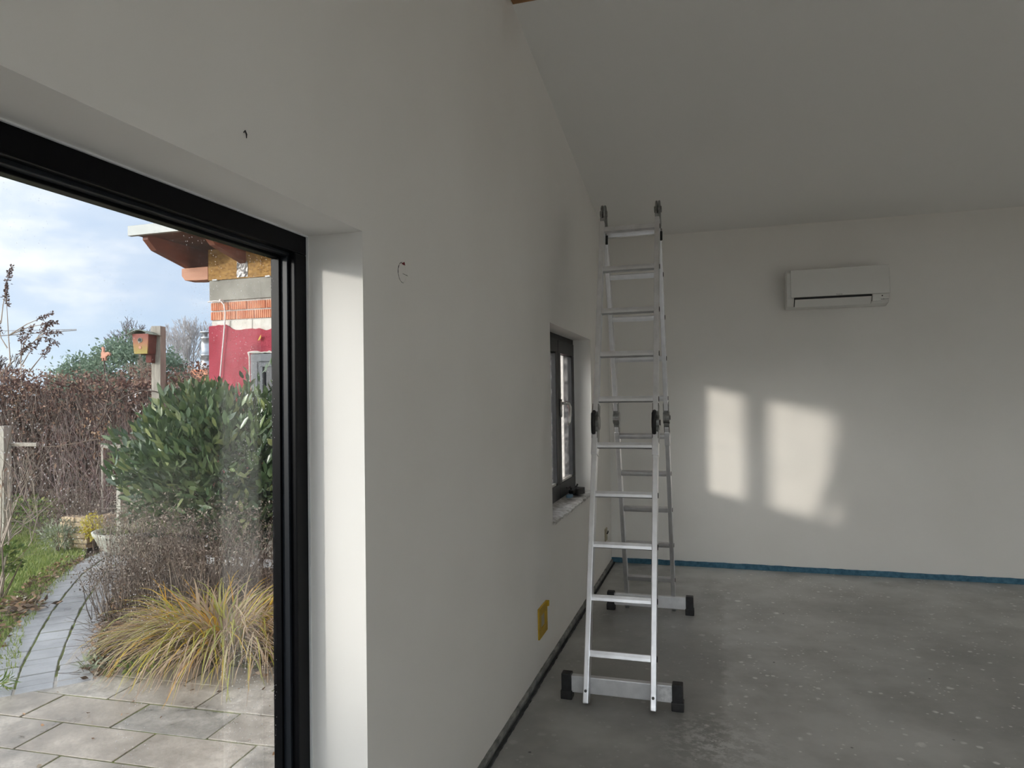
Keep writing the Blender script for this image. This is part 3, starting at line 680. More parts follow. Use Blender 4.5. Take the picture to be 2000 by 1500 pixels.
na = thing('wall_nail', 'small bent dark nail in the wall above the terrace door', 'nail', (0, 1.259, 2.13))
MB().tube([(0.0, 1.259, 2.133), (0.004, 1.2585, 2.1365), (0.006, 1.2605, 2.129), (0.005, 1.262, 2.121)], [0.0012, 0.0018, 0.0018, 0.0009], 6).build('shank', darkm, na)
MB().lathe((0.0004, 1.259, 2.134), [(0, 0.0004), (0.0012, 0.0004), (0.0016, 0)], 10, 'x').build('drill_hole', darkm, na)
ye = thing('junction_box', 'square yellow plastic wall box cover low on the wall before the ladder', 'junction box', (0, 3.79, 0.3))
b = MB(); ya, yb, za, zb, t = 3.705, 3.895, 0.205, 0.375, 0.05
for q in (((0, ya, za), (0.010, yb, za + t)), ((0, ya, zb - t), (0.010, yb, zb)), ((0, ya, za + t), (0.010, ya + t, zb - t)), ((0, yb - t, za + t), (0.010, yb, zb - t))): b.box(*q)
b.build('frame', yellowp, ye, 0.003)
MB().box((0, ya + t, za + t), (0.004, yb - t, zb - t)).build('insert', beigep, ye)
MB().box((0.010, yb - 0.02, zb - 0.03), (0.022, yb, zb)).build('tab', yellowp, ye, 0.002)
so = thing('socket_box', 'open beige socket box with wire stub low in the wall near the corner', 'socket box', (0, 6.12, 0.33))
MB().box((0, 6.06, 0.265), (0.008, 6.17, 0.375)).build('box_rim', beigep, so, 0.003)
MB().tube([(0.004, 6.13, 0.325), (0.014, 6.128, 0.328), (0.02, 6.13, 0.338), (0.021, 6.13, 0.352)], [0.006, 0.006, 0.005, 0.004], 7).build('wire_stub', darkm, so)
tb = thing('charger', 'small black boxy gadget with cable stubs on the mortar sill', 'gadget', (-0.05, 5.2, 0.80))
b = MB(); b.bar((-0.072, 5.10, 0.832), (-0.040, 5.22, 0.832), 0.065, 0.05, (1, 0, 0)); b.build('body', darkm, tb, 0.004)
b = MB(); b.bar((-0.085, 5.06, 0.835), (-0.07, 5.12, 0.85), 0.04, 0.03); b.build('clip', darkm, tb, 0.004)
MB().tube([(-0.085, 5.08, 0.85), (-0.09, 5.06, 0.875), (-0.10, 5.03, 0.868), (-0.105, 5.0, 0.875)], 0.006, 6).build('cable', darkm, tb)
MB().tube([(-0.075, 5.14, 0.855), (-0.06, 5.16, 0.872), (-0.056, 5.165, 0.885)], 0.007, 6).build('knob', darkm, tb)
MB().box((-0.033, 5.165, 0.828), (-0.031, 5.172, 0.845)).build('indicator', silver, tb)
sg = MB().box((-0.095, 4.92, 0.812), (-0.055, 4.99, 0.834)).build('sponge', bluep, None, 0.006)
tag(sg, 'little blue-grey sponge lying beside the black gadget on the sill', 'sponge')

# ================================================================== garden ground
gd = MB(); gd.add([(-160, -60, GZ - 0.035), (120, -60, GZ - 0.035), (120, 220, GZ - 0.035), (-160, 220, GZ - 0.035)], [(0, 1, 2, 3)])
struct(gd.build('ground', soilm), 'brown garden soil')
lawn_poly = [(-3.35, 3.35), (-3.95, 3.85), (-4.5, 4.45), (-5.0, 5.05), (-5.7, 5.9), (-6.5, 6.7), (-7.4, 7.4), (-9.9, 7.0), (-9.0, 4.5), (-6.5, 3.0)]
struct(MB().add([(x_, y_, GZ - 0.02) for x_, y_ in lawn_poly], [tuple(range(len(lawn_poly)))]).build('lawn', lawnm), 'green lawn left of the brick path')
# terrace slabs
te = thing('terrace', 'terrace of rectangular concrete slabs outside the glass door', None, (-1.5, 2.5, GZ), kind='structure')
struct(MB().add([(-5.2, 0.6, GZ - 0.006), (-0.262, 0.6, GZ - 0.006), (-0.262, 3.95, GZ - 0.006), (-3.0, 3.78, GZ - 0.006), (-3.02, 3.0, GZ - 0.006), (-5.2, 2.9, GZ - 0.006)], [(0, 1, 2, 3, 4, 5)]).build('joint_bed', mossm, te))
th = math.radians(3.0); uu = Vector((math.cos(th), math.sin(th), 0)); vv_ = Vector((-math.sin(th), math.cos(th), 0))
SLn, SLw = 0.585, 0.288
slab_mesh = MB().box((0.006, 0.006, -0.04), (SLn - 0.006, SLw - 0.006, 0)).mesh('slab', 0.002, 1); slab_mesh.materials.append(slabm)
org = Vector((-2.127, 3.168, GZ))
for r in range(-9, 3):
    for c_ in range(-6, 5):
        off = 0.0 if r % 2 else -SLn / 2
        p = org + uu * (c_ * SLn + off) + vv_ * (r * SLw)
        if p.x + SLn > -0.262 or p.x < (-3.05 if r >= 0 else -5.0): continue
        if r >= 2 and p.x < -2.0: continue
        o = bpy.data.objects.new('slab', slab_mesh); COL.objects.link(o); child(o, te)
        o.location = p + Vector((0, 0, random.uniform(-0.002, 0.002))); o.rotation_euler = (random.uniform(-.002, .002), random.uniform(-.002, .002), th)
# brick path
pa = thing('garden_path', 'narrow curving path of small grey pavers beside the lawn', None, (-4, 4.2, GZ), kind='structure')
cen = [Vector(p) for p in ((-2.93, 3.12, 0), (-3.28, 3.44, 0), (-3.72, 3.90, 0), (-4.20, 4.42, 0), (-4.62, 4.92, 0), (-5.05, 5.45, 0), (-5.38, 5.98, 0), (-5.6, 6.55, 0))]
def path_at(s):
    for a, b in zip(cen, cen[1:]):
        L = (b - a).length
        if s <= L: return a.lerp(b, s / L), (b - a).normalized()
        s -= L
    return cen[-1], (cen[-1] - cen[-2]).normalized()
tot = sum((b - a).length for a, b in zip(cen, cen[1:]))
bed = MB(); bv = []; k = 0
while k * 0.2 < tot:
    p, d = path_at(k * 0.2); nrm = Vector((d.y, -d.x, 0)); bv += [p - nrm * 0.33 + Vector((0, 0, GZ - 0.004)), p + nrm * 0.33 + Vector((0, 0, GZ - 0.004))]; k += 1
bed.add(bv, [(2*i, 2*i+1, 2*i+3, 2*i+2) for i in range(k - 1)]).build('joint_bed', mossm, pa)
pv_mesh = MB().box((-0.096, -0.047, -0.05), (0.096, 0.047, 0)).mesh('paver', 0.004, 1); pv_mesh.materials.append(pavem)
s_ = 0.05
while s_ < tot - 0.05:
    p, d = path_at(s_); nrm = Vector((d.y, -d.x, 0)); ang = math.atan2(nrm.y, nrm.x)
    for c_ in (-1, 0, 1):
        o = bpy.data.objects.new('paver', pv_mesh); COL.objects.link(o); child(o, pa)
        o.location = p + nrm * (c_ * 0.205 + random.uniform(-.003, .003)) + Vector((0, 0, GZ + 0.002 + random.uniform(-.004, .004))); o.rotation_euler = (random.uniform(-.01, .01), random.uniform(-.01, .01), ang + random.uniform(-.012, .012))
    s_ += 0.102

# ================================================================== annex building
YA = 6.60; XC = -4.63
an = thing('annex_building', 'red stuccoed house wing with bare brick band and deep timber eaves', 'building', (XC + 2, YA, GZ))
XE = -0.40
# stucco with ragged upper edge and window hole
def stucco():
    b = MB(); xs = np.arange(XC, XE + 0.001, 0.045); n = len(xs)
    tops = [2.385 + 0.032 * math.sin(x_ * 5.3 + 0.6) + 0.018 * math.sin(x_ * 13.7) + random.uniform(-.012, .012) for x_ in xs]
    for i in range(n - 1):
        a, c = xs[i], xs[i + 1]
        segs = [(GZ - 0.05, tops[i], tops[i+1])]
        inw = a > -4.085 and c < -2.90
        if inw: segs = [(2.085, tops[i], tops[i+1]), (GZ - 0.05, 0.95, 0.95)]
        for zl, t0, t1 in segs:
            b.add([(a, YA, zl), (c, YA, zl), (c, YA, t1), (a, YA, t0), (a, YA + .045, zl), (c, YA + .045, zl), (c, YA + .045, t1), (a, YA + .045, t0)], [(0,1,2,3), (4,7,6,5), (3,2,6,7), (0,3,7,4), (1,5,6,2), (0,4,5,1)])
    b.box((XC, YA + .045, GZ - .05), (XC + 0.04, YA + 4.0, 2.40))
    return b
stucco().build('stucco', redm, an)
MB().box((XC - 0.012, YA - 0.012, GZ - 0.05), (XE, YA + 0.03, 0.52)).build('plinth', ringm, an, 0.004)
MB().box((XC + 0.02, YA + 0.035, 2.2), (XE, YA + 0.3, 2.715)).build('mortar_bed', mortarl, an)
core = MB(); core.box((XC + 0.04, YA + 0.05, 2.085), (XE, YA + 0.3, 2.2)); core.box((XC + .04, YA + .05, GZ), (-4.08, YA + .3, 2.09)); core.box((-2.9, YA + .05, GZ), (XE, YA + .3, 2.09)); core.box((-4.08, YA + .05, GZ), (-2.9, YA + .3, 0.95)); core.box((XC + 0.04, YA + .3, GZ), (XE, YA + 4.0, 3.2))
core.build('masonry_core', mortarl, an)
# grooved clay bricks
def brick_mesh(L, H):
    b = MB(); n = max(3, int(L / 0.026)); poly = [(0, 0.05)]
    for i in range(n):
        a = L * i / n; c = L * (i + 1) / n; poly += [(a, 0), (a + (c - a) * .68, 0), (a + (c - a) * .72, .008), (c - .001, .008)]
    poly += [(L, 0.05)]
    b.prism(poly, 'z', 0, H); return b.mesh('brick')
lens = {}
for row, (zb, H) in enumerate(((2.487, 0.092), (2.597, 0.088))):
    x_ = XC + 0.012 if row == 0 else XC + 0.012; k = 0
    while x_ < XE - 0.1:
        L = random.choice((0.235, 0.235, 0.235, 0.17)) if k else (0.15 if row == 0 else 0.235)
        if (L, H) not in lens: lens[(L, H)] = brick_mesh(L, H); lens[(L, H)].materials.append(brickm)
        o = bpy.data.objects.new('brick', lens[(L, H)]); COL.objects.link(o); child(o, an); o.location = (x_, YA + 0.022 + random.uniform(-.003, .003), zb); x_ += L + 0.014; k += 1
x_ = XC + 0.02
while x_ < XE - 0.1:
    L = random.uniform(0.24, 0.30)
    b = MB().box((x_, YA + 0.025, 2.315), (x_ + L, YA + 0.07, 2.474)); b.build('stone_block', stonem, an, 0.006); x_ += L + 0.012
MB().box((XC, YA + 0.012, 2.708), (XE, YA + 0.3, 2.945)).build('ring_beam', ringm, an, 0.004)
MB().box((XC, YA - 0.004, 2.945), (XE, YA + 0.016, 3.30)).build('strand_board', osbm, an)
for x_ in (-4.57, -3.86, -3.2):
    MB().box((x_, YA - 0.012, 2.938), (x_ + 0.06, YA + 0.012, 2.952)).build('spacer', whitem, an)
pp = [(-5.0, 3.108), (-5.0, 3.02), (-4.955, 2.965), (-4.80, 2.955), (XC, 2.955), (XC, 3.108)]
MB().prism(pp, 'y', YA - 0.01, YA + 0.15).build('purlin', purlinm, an, 0.006)
rp = [(5.985, 3.36), (5.985, 3.31), (6.10, 3.215), (6.60, 3.108), (7.2, 3.108), (7.2, 3.36)]
for x_ in (-4.965, -4.19, -3.42, -2.65):
    MB().prism(rp, 'x', x_, x_ + 0.075).build('rafter', rafterm, an, 0.004)
for i in range(8):
    y_ = 5.955 + i * 0.14
    MB().box((-5.04, y_, 3.362), (XE, y_ + 0.136, 3.382)).build('soffit_board', soffitm, an)
fs = MB(); fs.box((-5.08, 5.90, 3.345), (XE, 5.95, 3.452)); fs.box((-5.08, 5.95, 3.384), (XE, YA + 4.2, 3.45)); fs.build('roof_edge', fasciam, an, 0.003)
# window of the annex
wi = MB(); wx0, wx1, wz0, wz1 = -4.06, -2.92, 0.97, 2.075
def ringy(y_a, y_b, x0, x1, z0, z1, w):
    b = MB(); b.box((x0, y_a, z1 - w), (x1, y_b, z1)); b.box((x0, y_a, z0), (x1, y_b, z0 + w)); b.box((x0, y_a, z0 + w), (x0 + w, y_b, z1 - w)); b.box((x1 - w, y_a, z0 + w), (x1, y_b, z1 - w)); return b
wo = ringy(YA - 0.01, YA + 0.08, wx0, wx1, wz0, wz1, 0.085).build('window', annexfr, an, 0.004)
ringy(YA + 0.005, YA + 0.07, wx0 + .085, wx1 - .085, wz0 + .085, wz1 - .085, 0.06).build('sash', annexfr, wo, 0.003)
MB().box((wx0 + .145, YA + 0.04, wz0 + .145), (wx1 - .145, YA + 0.046, wz1 - .145)).build('pane', darkglass, wo)
fo = MB(); pts = [(x_, YA - 0.002, 2.088 + random.uniform(-.006, .012)) for x_ in np.linspace(-4.09, -2.9, 40)]
fo.tube([(-4.085, YA, 1.3), (-4.082, YA, 2.05)] + pts, [0.006, 0.008] + [0.008 + 0.009 * random.random() for _ in pts], 6); fo.build('foam_joint', foam, wo)
# foil tape patch
b = MB(); vv = []; 
for i in range(7):
    for j in range(7): vv.append((-4.235 + i * 0.024, YA - 0.008 - random.uniform(0, 0.01), 2.955 + j * 0.03))
b.add(vv, [(i*7+j, i*7+j+1, i*7+j+8, i*7+j+7) for i in range(6) for j in range(6)]).build('foil_tape', foil, an)
# cable looping over the brick band
cb = thing('cable', 'thin white cable hanging down the red stuccoed wall', 'cable', (-4.5, YA, 1.4))
cp = [(-4.62, 2.695), (-4.52, 2.70), (-4.44, 2.69), (-4.40, 2.65), (-4.385, 2.57), (-4.39, 2.45), (-4.41, 2.25), (-4.44, 2.0), (-4.465, 1.75), (-4.47, 1.6), (-4.45, 1.45), (-4.42, 1.3), (-4.38, 1.1)]
MB().tube([(a, YA - 0.025, c) for a, c in cp], 0.008, 6).build('sheath', cablem, cb, smooth=True)
MB().box((-4.46, YA - 0.035, 2.69), (-4.44, YA + 0.02, 2.715)).build('clip', cablem, cb)
lf = thing('yellow_leaf', 'single yellow leaf caught on the red stuccoed wall', 'leaf', (-3.93, YA, 2.24))
link('blade', scatter('blade', LEAF8, np.array([(-3.95, YA - 0.03, 2.22)]), np.array([(0.6, 0.0, 0.8)]), 0.085, 0.04, [0.5]), yellowl, lf)
MB().tube([(-3.95, YA - .03, 2.22), (-3.96, YA - .02, 2.19)], 0.002, 4).build('stalk', bark_d, lf)
MB().box((-4.4, 6.15, GZ - 0.1), (-1.4, 6.23, GZ + 0.035)).build('kerb', whitem, None, 0.008)
tag(bpy.data.objects['kerb'], 'pale concrete kerb in front of the red wall', 'kerb')

# ================================================================== bird box on its post
po = thing('garden_post', 'square grey timber post carrying the bird box', 'post', (-4.63, 5.85, GZ))
rot = Matrix.Translation((-4.63, 5.86, 0)) @ Matrix.Rotation(math.radians(12), 4, 'Z') @ Matrix.Translation((4.63, -5.86, 0))
def rbuild(b, name, m, parent, bev=0.0, smooth=False):
    me = b.mesh(name, bev, 2, smooth); me.transform(rot); return link(name, me, m, parent)
rbuild(MB().box((-4.685, 5.81, GZ - 0.1), (-4.585, 5.91, 2.345)), 'shaft', woodrot, po, 0.004)
rbuild(MB().box((-4.715, 5.845, 2.20), (-4.685, 5.895, 2.335)), 'cleat', woodrot, po, 0.003)
bh = thing('bird_house', 'red and yellow bird box with curved metal roof and round hole', 'bird house', (-4.70, 5.72, 2.03))
rbuild(MB().prism([(-4.785, 2.25), (-4.765, 2.045), (-4.625, 2.045), (-4.61, 2.25)], 'y', 5.645, 5.66), 'front', birdf, bh, 0.002)
bx = MB(); bx.prism([(-4.780, 2.25), (-4.760, 2.045), (-4.630, 2.045), (-4.615, 2.25)], 'y', 5.66, 5.80); rbuild(bx, 'body', birdr, bh, 0.003)
rf = [(-4.82 + 0.24 * t_, 2.245 + 0.045 * math.sin(math.pi * min(1, t_ * 1.05))) for t_ in np.linspace(0, 1, 12)]
rbuild(MB().prism(rf + [(a, c - 0.006) for a, c in reversed(rf)], 'y', 5.61, 5.83), 'roof', copperm, bh, 0, True)
hole = MB(); hole.lathe((-4.70, 5.643, 2.185), [(0, 0), (0.019, 0), (0.019, 0.004)], 16, 'y'); rbuild(hole, 'entrance_hole', darkm, bh)
rg = MB(); rg.tube([(-4.70 + 0.022 * math.cos(a), 5.643, 2.185 + 0.022 * math.sin(a)) for a in np.linspace(0, 2 * math.pi, 18)], 0.004, 6); rbuild(rg, 'hole_ring', copperm, bh, 0, True)
dc = MB(); dc.lathe((-4.698, 5.643, 2.11), [(0, -.004), (.014, -.003), (.017, 0)], 12, 'y'); rbuild(dc, 'ornament', roosterm, bh)
br = MB().box((-4.70, 5.74, 1.96), (-4.64, 5.81, 2.05)); rbuild(br, 'bracket', birdr, bh, 0.004)

# ================================================================== planting
def veg(name, label, cat, loc, group=None): return thing(name, label, cat, loc, group)
def stuff(o): o['kind'] = 'stuff'; return o

# --- lawn grass
def in_poly(x_, y_, poly):
    r = np.zeros(len(x_), bool); n = len(poly)
    for i in range(n):
        (xa, ya), (xb, yb) = poly[i], poly[(i + 1) % n]
        cnd = ((ya > y_) != (yb > y_)) & (x_ < (xb - xa) * (y_ - ya) / (yb - ya + 1e-12) + xa); r ^= cnd
    return r
n = 60000; gx = rng.uniform(-9.9, -3.3, n); gy = rng.uniform(3.0, 7.4, n); k_ = in_poly(gx, gy, lawn_poly); gx, gy = gx[k_], gy[k_]; n = len(gx)
gm = ribbons('lawn_grass', np.stack([gx, gy, np.full(n, GZ - 0.02)], 1), rng.uniform(0, 6.28, n), rng.uniform(0, 0.7, n), rng.uniform(0.03, 0.075, n), np.full(n, 0.007), 2, 0.5)
go = link('lawn_grass', gm, grassm); tag(go, 'short bright green lawn grass left of the path', 'grass', kind='stuff')

# --- beech hedge
hg = veg('beech_hedge', 'tall hedge of dry reddish brown leaves and twigs across the garden', 'hedge', (-7.8, 8.1, GZ))
hA, hB = np.array([-12.5, 6.7]), np.array([-5.2, 8.915]); hd = unit((hB - hA)[None])[0]; hn = np.array([hd[1], -hd[0]]); HL = np.linalg.norm(hB - hA)
n = 34000; s = rng.random(n) * HL; front = rng.random(n) ** 1.6 * 0.9; hz_ = rng.random(n) ** 0.8
top = 2.02 + 0.06 * np.sin(s * 2.3) + 0.05 * np.sin(s * 7.1)
zz = GZ + 0.35 + hz_ * (top - GZ - 0.35) + rng.normal(size=n) * 0.03
k_ = rng.random(n) < 0.42 + 0.58 * hz_ ** 1.5                       # sparser low down
off = 0.45 - front + rng.normal(size=n) * 0.05
P = np.stack([hA[0] + hd[0] * s + hn[0] * off, hA[1] + hd[1] * s + hn[1] * off, zz], 1)[k_]
link('leaves', scatter('leaves', LEAF4, P, rng.normal(size=(len(P), 3)) + np.array([0, 0, -.3]), rng.uniform(.03, .065, len(P)), rng.uniform(.018, .036, len(P))), hedge_l, hg)['kind'] = 'stuff'
segs = []
for _ in range(6500):
    s0 = random.random() * HL; o_ = 0.45 - random.random() ** 1.3 * 0.85; z0_ = GZ + random.random() * 1.6
    p = np.array([hA[0] + hd[0] * s0 + hn[0] * o_, hA[1] + hd[1] * s0 + hn[1] * o_, z0_]); L = random.uniform(0.25, 0.7)
    d = np.array([random.gauss(0, .28), random.gauss(0, .28), 1.0]); d /= np.linalg.norm(d); r = random.uniform(.002, .006)
    q = p + d * L * 0.5; d2_ = d + rng.normal(size=3) * 0.25
    segs += [(p, q, r, r * .8), (q, q + d2_ * L * 0.5, r * .8, r * .35)]
for _ in range(120):
    s0 = random.random() * HL; o_ = random.uniform(-.25, .25); p = np.array([hA[0] + hd[0] * s0 + hn[0] * o_, hA[1] + hd[1] * s0 + hn[1] * o_, GZ - 0.05])
    segs.append((p, p + np.array([random.gauss(0, .1), random.gauss(0, .1), 1.6]), .018, .008))
link('branches', twigs('branches', segs), hedge_t, hg)['kind'] = 'stuff'
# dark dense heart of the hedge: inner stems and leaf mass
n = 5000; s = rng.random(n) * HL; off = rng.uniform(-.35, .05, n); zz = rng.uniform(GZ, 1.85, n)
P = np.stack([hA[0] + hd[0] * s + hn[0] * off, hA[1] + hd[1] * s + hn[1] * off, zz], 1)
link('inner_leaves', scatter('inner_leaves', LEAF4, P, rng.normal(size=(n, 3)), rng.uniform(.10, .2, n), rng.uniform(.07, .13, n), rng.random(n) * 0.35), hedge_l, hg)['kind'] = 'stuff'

# --- unseen evergreen hedge, added at left to keep low sun off the floor
eh = veg('sun_blocking_hedge', 'unseen clipped evergreen hedge added at the near end to block low sun', 'hedge', (-4.3, -4.0, GZ))
MB().box((-6.6, -4.25, GZ), (-1.6, -3.75, 1.75)).build('core', conim, eh)
n = 9000; P = np.stack([rng.uniform(-6.75, -1.5, n), rng.uniform(-4.4, -3.6, n), rng.uniform(GZ, 1.95, n)], 1)
link('needles', scatter('needles', LEAF4, P, rng.normal(size=(n, 3)) + np.array([0, 0, .5]), .12, .05), conim, eh)['kind'] = 'stuff'

# --- laurel
lc = np.array([-3.42, 5.34, 0.93]); lr = np.array([0.98, 0.62, 0.72])
la = veg('laurel_shrub', 'large glossy dark green laurel in front of the red wall', 'shrub', (lc[0], lc[1], GZ))
def laurel_pts(n, shell):
    u = unit(rng.normal(size=(n, 3))); rad = shell[0] + (shell[1] - shell[0]) * rng.random(n)
    bump_ = 1 + 0.10 * np.sin(u[:, 0] * 7 + u[:, 2] * 4) + 0.08 * np.sin(u[:, 1] * 9 + u[:, 2] * 11 + 2)
    P = lc + u * lr * (rad * bump_)[:, None]
    lowcut = (P[:, 2] < 0.55) & (P[:, 0] < -3.9 + (0.55 - P[:, 2]) * 1.4)
    k = (P[:, 2] > GZ + 0.12) & ~lowcut & (P[:, 1] < YA - 0.12)
    return P[k], u[k]
P, u = laurel_pts(8200, (0.5, 1.02))
D = u * 0.7 + rng.normal(size=P.shape) * 0.45 + np.array([0, 0, 0.55])
link('foliage', scatter('foliage', LEAF8, P, D, rng.uniform(.09, .145, len(P)), rng.uniform(.034, .05, len(P))), laurelm, la)['kind'] = 'stuff'
tv, tf = LEAF8
lmesh = []
for k in range(6):
    me = np_mesh('leaf', tv * np.array([1, .36, .36]), np.array(tf), np.full(8, (0.15, 0.3, 0.5, 0.62, 0.8, 0.97)[k])); me.materials.append(laurelm); lmesh.append(me)
P, u = laurel_pts(1400, (0.98, 1.08)); face = (u @ np.array([0.55, -0.83, 0.05])) > 0.05; P, u = P[face][:292], u[face][:292]
for p, q in zip(P, u):
    d = Vector(q * 0.6 + rng.normal(size=3) * 0.35 + np.array([0, 0, 0.75])).normalized(); s1 = d.cross(Vector(rng.normal(size=3))).normalized(); s2 = s1.cross(d)
    L = random.uniform(.10, .15); M_ = Matrix((d, s1, s2)).transposed().to_4x4()
    o = bpy.data.objects.new('leaf', lmesh[random.randrange(6)]); COL.objects.link(o); child(o, la)
    o.matrix_basis = Matrix.Translation(p) @ M_ @ Matrix.Scale(L, 4)
segs = []
for _ in range(26):
    a = random.uniform(0, 6.28); segs_b = branch(segs, (lc[0] + 0.2 * math.cos(a), lc[1] + 0.15 * math.sin(a), GZ), (math.cos(a) * .6, math.sin(a) * .4, 1), 0.62, 0.013, 1, 0.5, 0.7, 2, 0.2)
link('stems', twigs('stems', segs), bark_d, la)
# upright shoots against the red wall
for bx_, by_, tz in ((-3.62, 5.45, 1.72), (-3.25, 5.5, 1.80), (-3.0, 5.55, 1.86), (-2.75, 5.5, 1.9), (-3.45, 5.3, 1.70)):
    pts = np.array([(bx_ + random.gauss(0, .05), by_ + random.gauss(0, .04), z_) for z_ in np.linspace(1.3, tz, 14) for _ in range(2)])
    D = rng.normal(size=pts.shape) * .5 + np.array([0, 0, .8])
    link('shoot', scatter('shoot', LEAF8, pts, D, rng.uniform(.08, .13, len(pts)), .038), laurelm, la)['kind'] = 'stuff'

# --- grass clump
gc = np.array([-2.28, 3.98, GZ])
gr = veg('grass_clump', 'arching clump of straw and yellow-green ornamental grass on the terrace edge', 'grass', tuple(gc))
def clump(n, rmax, seedshift=0.0):
    a = rng.uniform(0, 6.28, n); r = rng.random(n) ** 0.6 * rmax
    b = np.stack([gc[0] + np.cos(a) * r * 1.35, gc[1] + np.sin(a) * r * 0.75, np.full(n, GZ)], 1)
    az = a + rng.normal(size=n) * 0.6; lean = 0.12 + (r / rmax) * 0.55 + rng.random(n) * 0.3
    return b, az, lean
b_, az, ln = clump(1250, 0.36)
link('blades', ribbons('blades', b_, az, ln, rng.uniform(.45, .82, len(b_)), rng.uniform(.006, .011, len(b_)), 6, 1.35, rng.random(len(b_)) ** 1.15), sedgem, gr)['kind'] = 'stuff'
bl_meshes = []
for k in range(10):
    me = ribbons('blade', np.zeros((1, 3)), np.zeros(1), np.array([random.uniform(0.1, .55)]), np.array([random.uniform(.5, .75)]), np.array([random.uniform(.009, .014)]), 7, random.uniform(.8, 1.4), np.array([(0.2, 0.45, 0.6, 0.72, 0.8, 0.88, 0.95, 0.99, 0.35, 0.75)[k]])); me.materials.append(sedgem); bl_meshes.append(me)
b_, az, ln = clump(180, 0.34)
for p, a in zip(b_, az):
    o = bpy.data.objects.new('blade', random.choice(bl_meshes)); COL.objects.link(o); child(o, gr); o.location = p; o.rotation_euler = (0, 0, a); o.scale = (1, 1, random.uniform(.85, 1.2))

# --- dry perennials behind the clump
def dry_plant(name, label, c, rx, ry, h, ns, m=drym, dens=9, group=None):
    t = veg(name, label, 'plant', (c[0], c[1], GZ), group); segs = []; tips = []
    for _ in range(ns):
        a = random.uniform(0, 6.28); r = random.random() ** .5
        p = np.array([c[0] + math.cos(a) * r * rx, c[1] + math.sin(a) * r * ry, GZ]); d = np.array([random.gauss(math.cos(a) * r * .25, .16), random.gauss(math.sin(a) * r * .25, .16), 1.0])
        tips += branch(segs, p, d, h * random.uniform(.55, .85), random.uniform(.0025, .0045), 1, 0.55, 0.42, 2, 0.25, 3, 0.12)
    link('stems', twigs('stems', segs), m, t)['kind'] = 'stuff'
    if dens:
        T_ = np.array([p for p, _ in tips]); T_ = np.repeat(T_, dens, 0) + rng.normal(size=(len(T_) * dens, 3)) * 0.03
        link('seed_heads', scatter('seed_heads', LEAF4, T_, rng.normal(size=T_.shape), rng.uniform(.012, .03, len(T_)), rng.uniform(.006, .014, len(T_))), m, t)['kind'] = 'stuff'
    return t
dry_plant('dry_perennial', 'thicket of dead brown perennial stems behind the grass clump', (-3.05, 4.55), .55, .30, 0.80, 150)
dry_plant('dry_perennial', 'low grey tangle of dry stems by the path right edge', (-3.55, 4.42), .28, .25, 0.45, 70, drym, 6)
dry_plant('dry_perennial', 'dead dark stems between grass clump and door frame', (-2.25, 4.75), .40, .25, 0.62, 90, drym, 6)
dry_plant('dry_perennial', 'pale dry stalks under the left side of the laurel', (-4.55, 5.55), .45, .35, 0.75, 70, bark_l, 5)
dry_plant('dry_perennial', 'single tall dry stalk rising before the laurel', (-3.45, 4.85), .03, .03, 1.25, 2, bark_l, 14)

# --- bramble-like leafless shrubs in front of hedge
def bare(name, label, c, h, ns, r, spread, depth, m, lean=(0, 0), up=0.2, ratio=0.62, group=None, rad=0.1):
    t = veg(name, label, 'shrub', (c[0], c[1], GZ), group); segs = []; tips = []
    for _ in range(ns):
        a = random.uniform(0, 6.28); d = np.array([math.cos(a) * spread + lean[0], math.sin(a) * spread + lean[1], 1.0])
        tips += branch(segs, (c[0] + math.cos(a) * rad, c[1] + math.sin(a) * rad, GZ), d, h * random.uniform(.5, .75), r * random.uniform(.6, 1.1), depth, 0.5, ratio, 3, up)
    link('branches', twigs('branches', segs), m, t)['kind'] = 'stuff'
    return t, tips
bare('leafless_shrub', 'mauve-brown twiggy leafless shrub in front of the hedge', (-6.9, 6.9), 1.25, 26, .009, .55, 2, leafmat('mauve_twig', [(0, (.14, .09, .09)), (1, (.42, .33, .32))], .85, 0), rad=0.35)
bare('leafless_shrub', 'low bare shrub arching over the lawn at the left', (-5.25, 4.6), 1.0, 7, .006, .40, 2, bark_l, (0.0, 0.1), rad=0.08)
bu, tips = bare('butterfly_bush', 'tall butterfly bush with brown seed spikes at the left edge', (-4.85, 4.22), 1.5, 4, .012, .18, 2, bark_l, (0.0, -0.05), 0.25, 0.5)
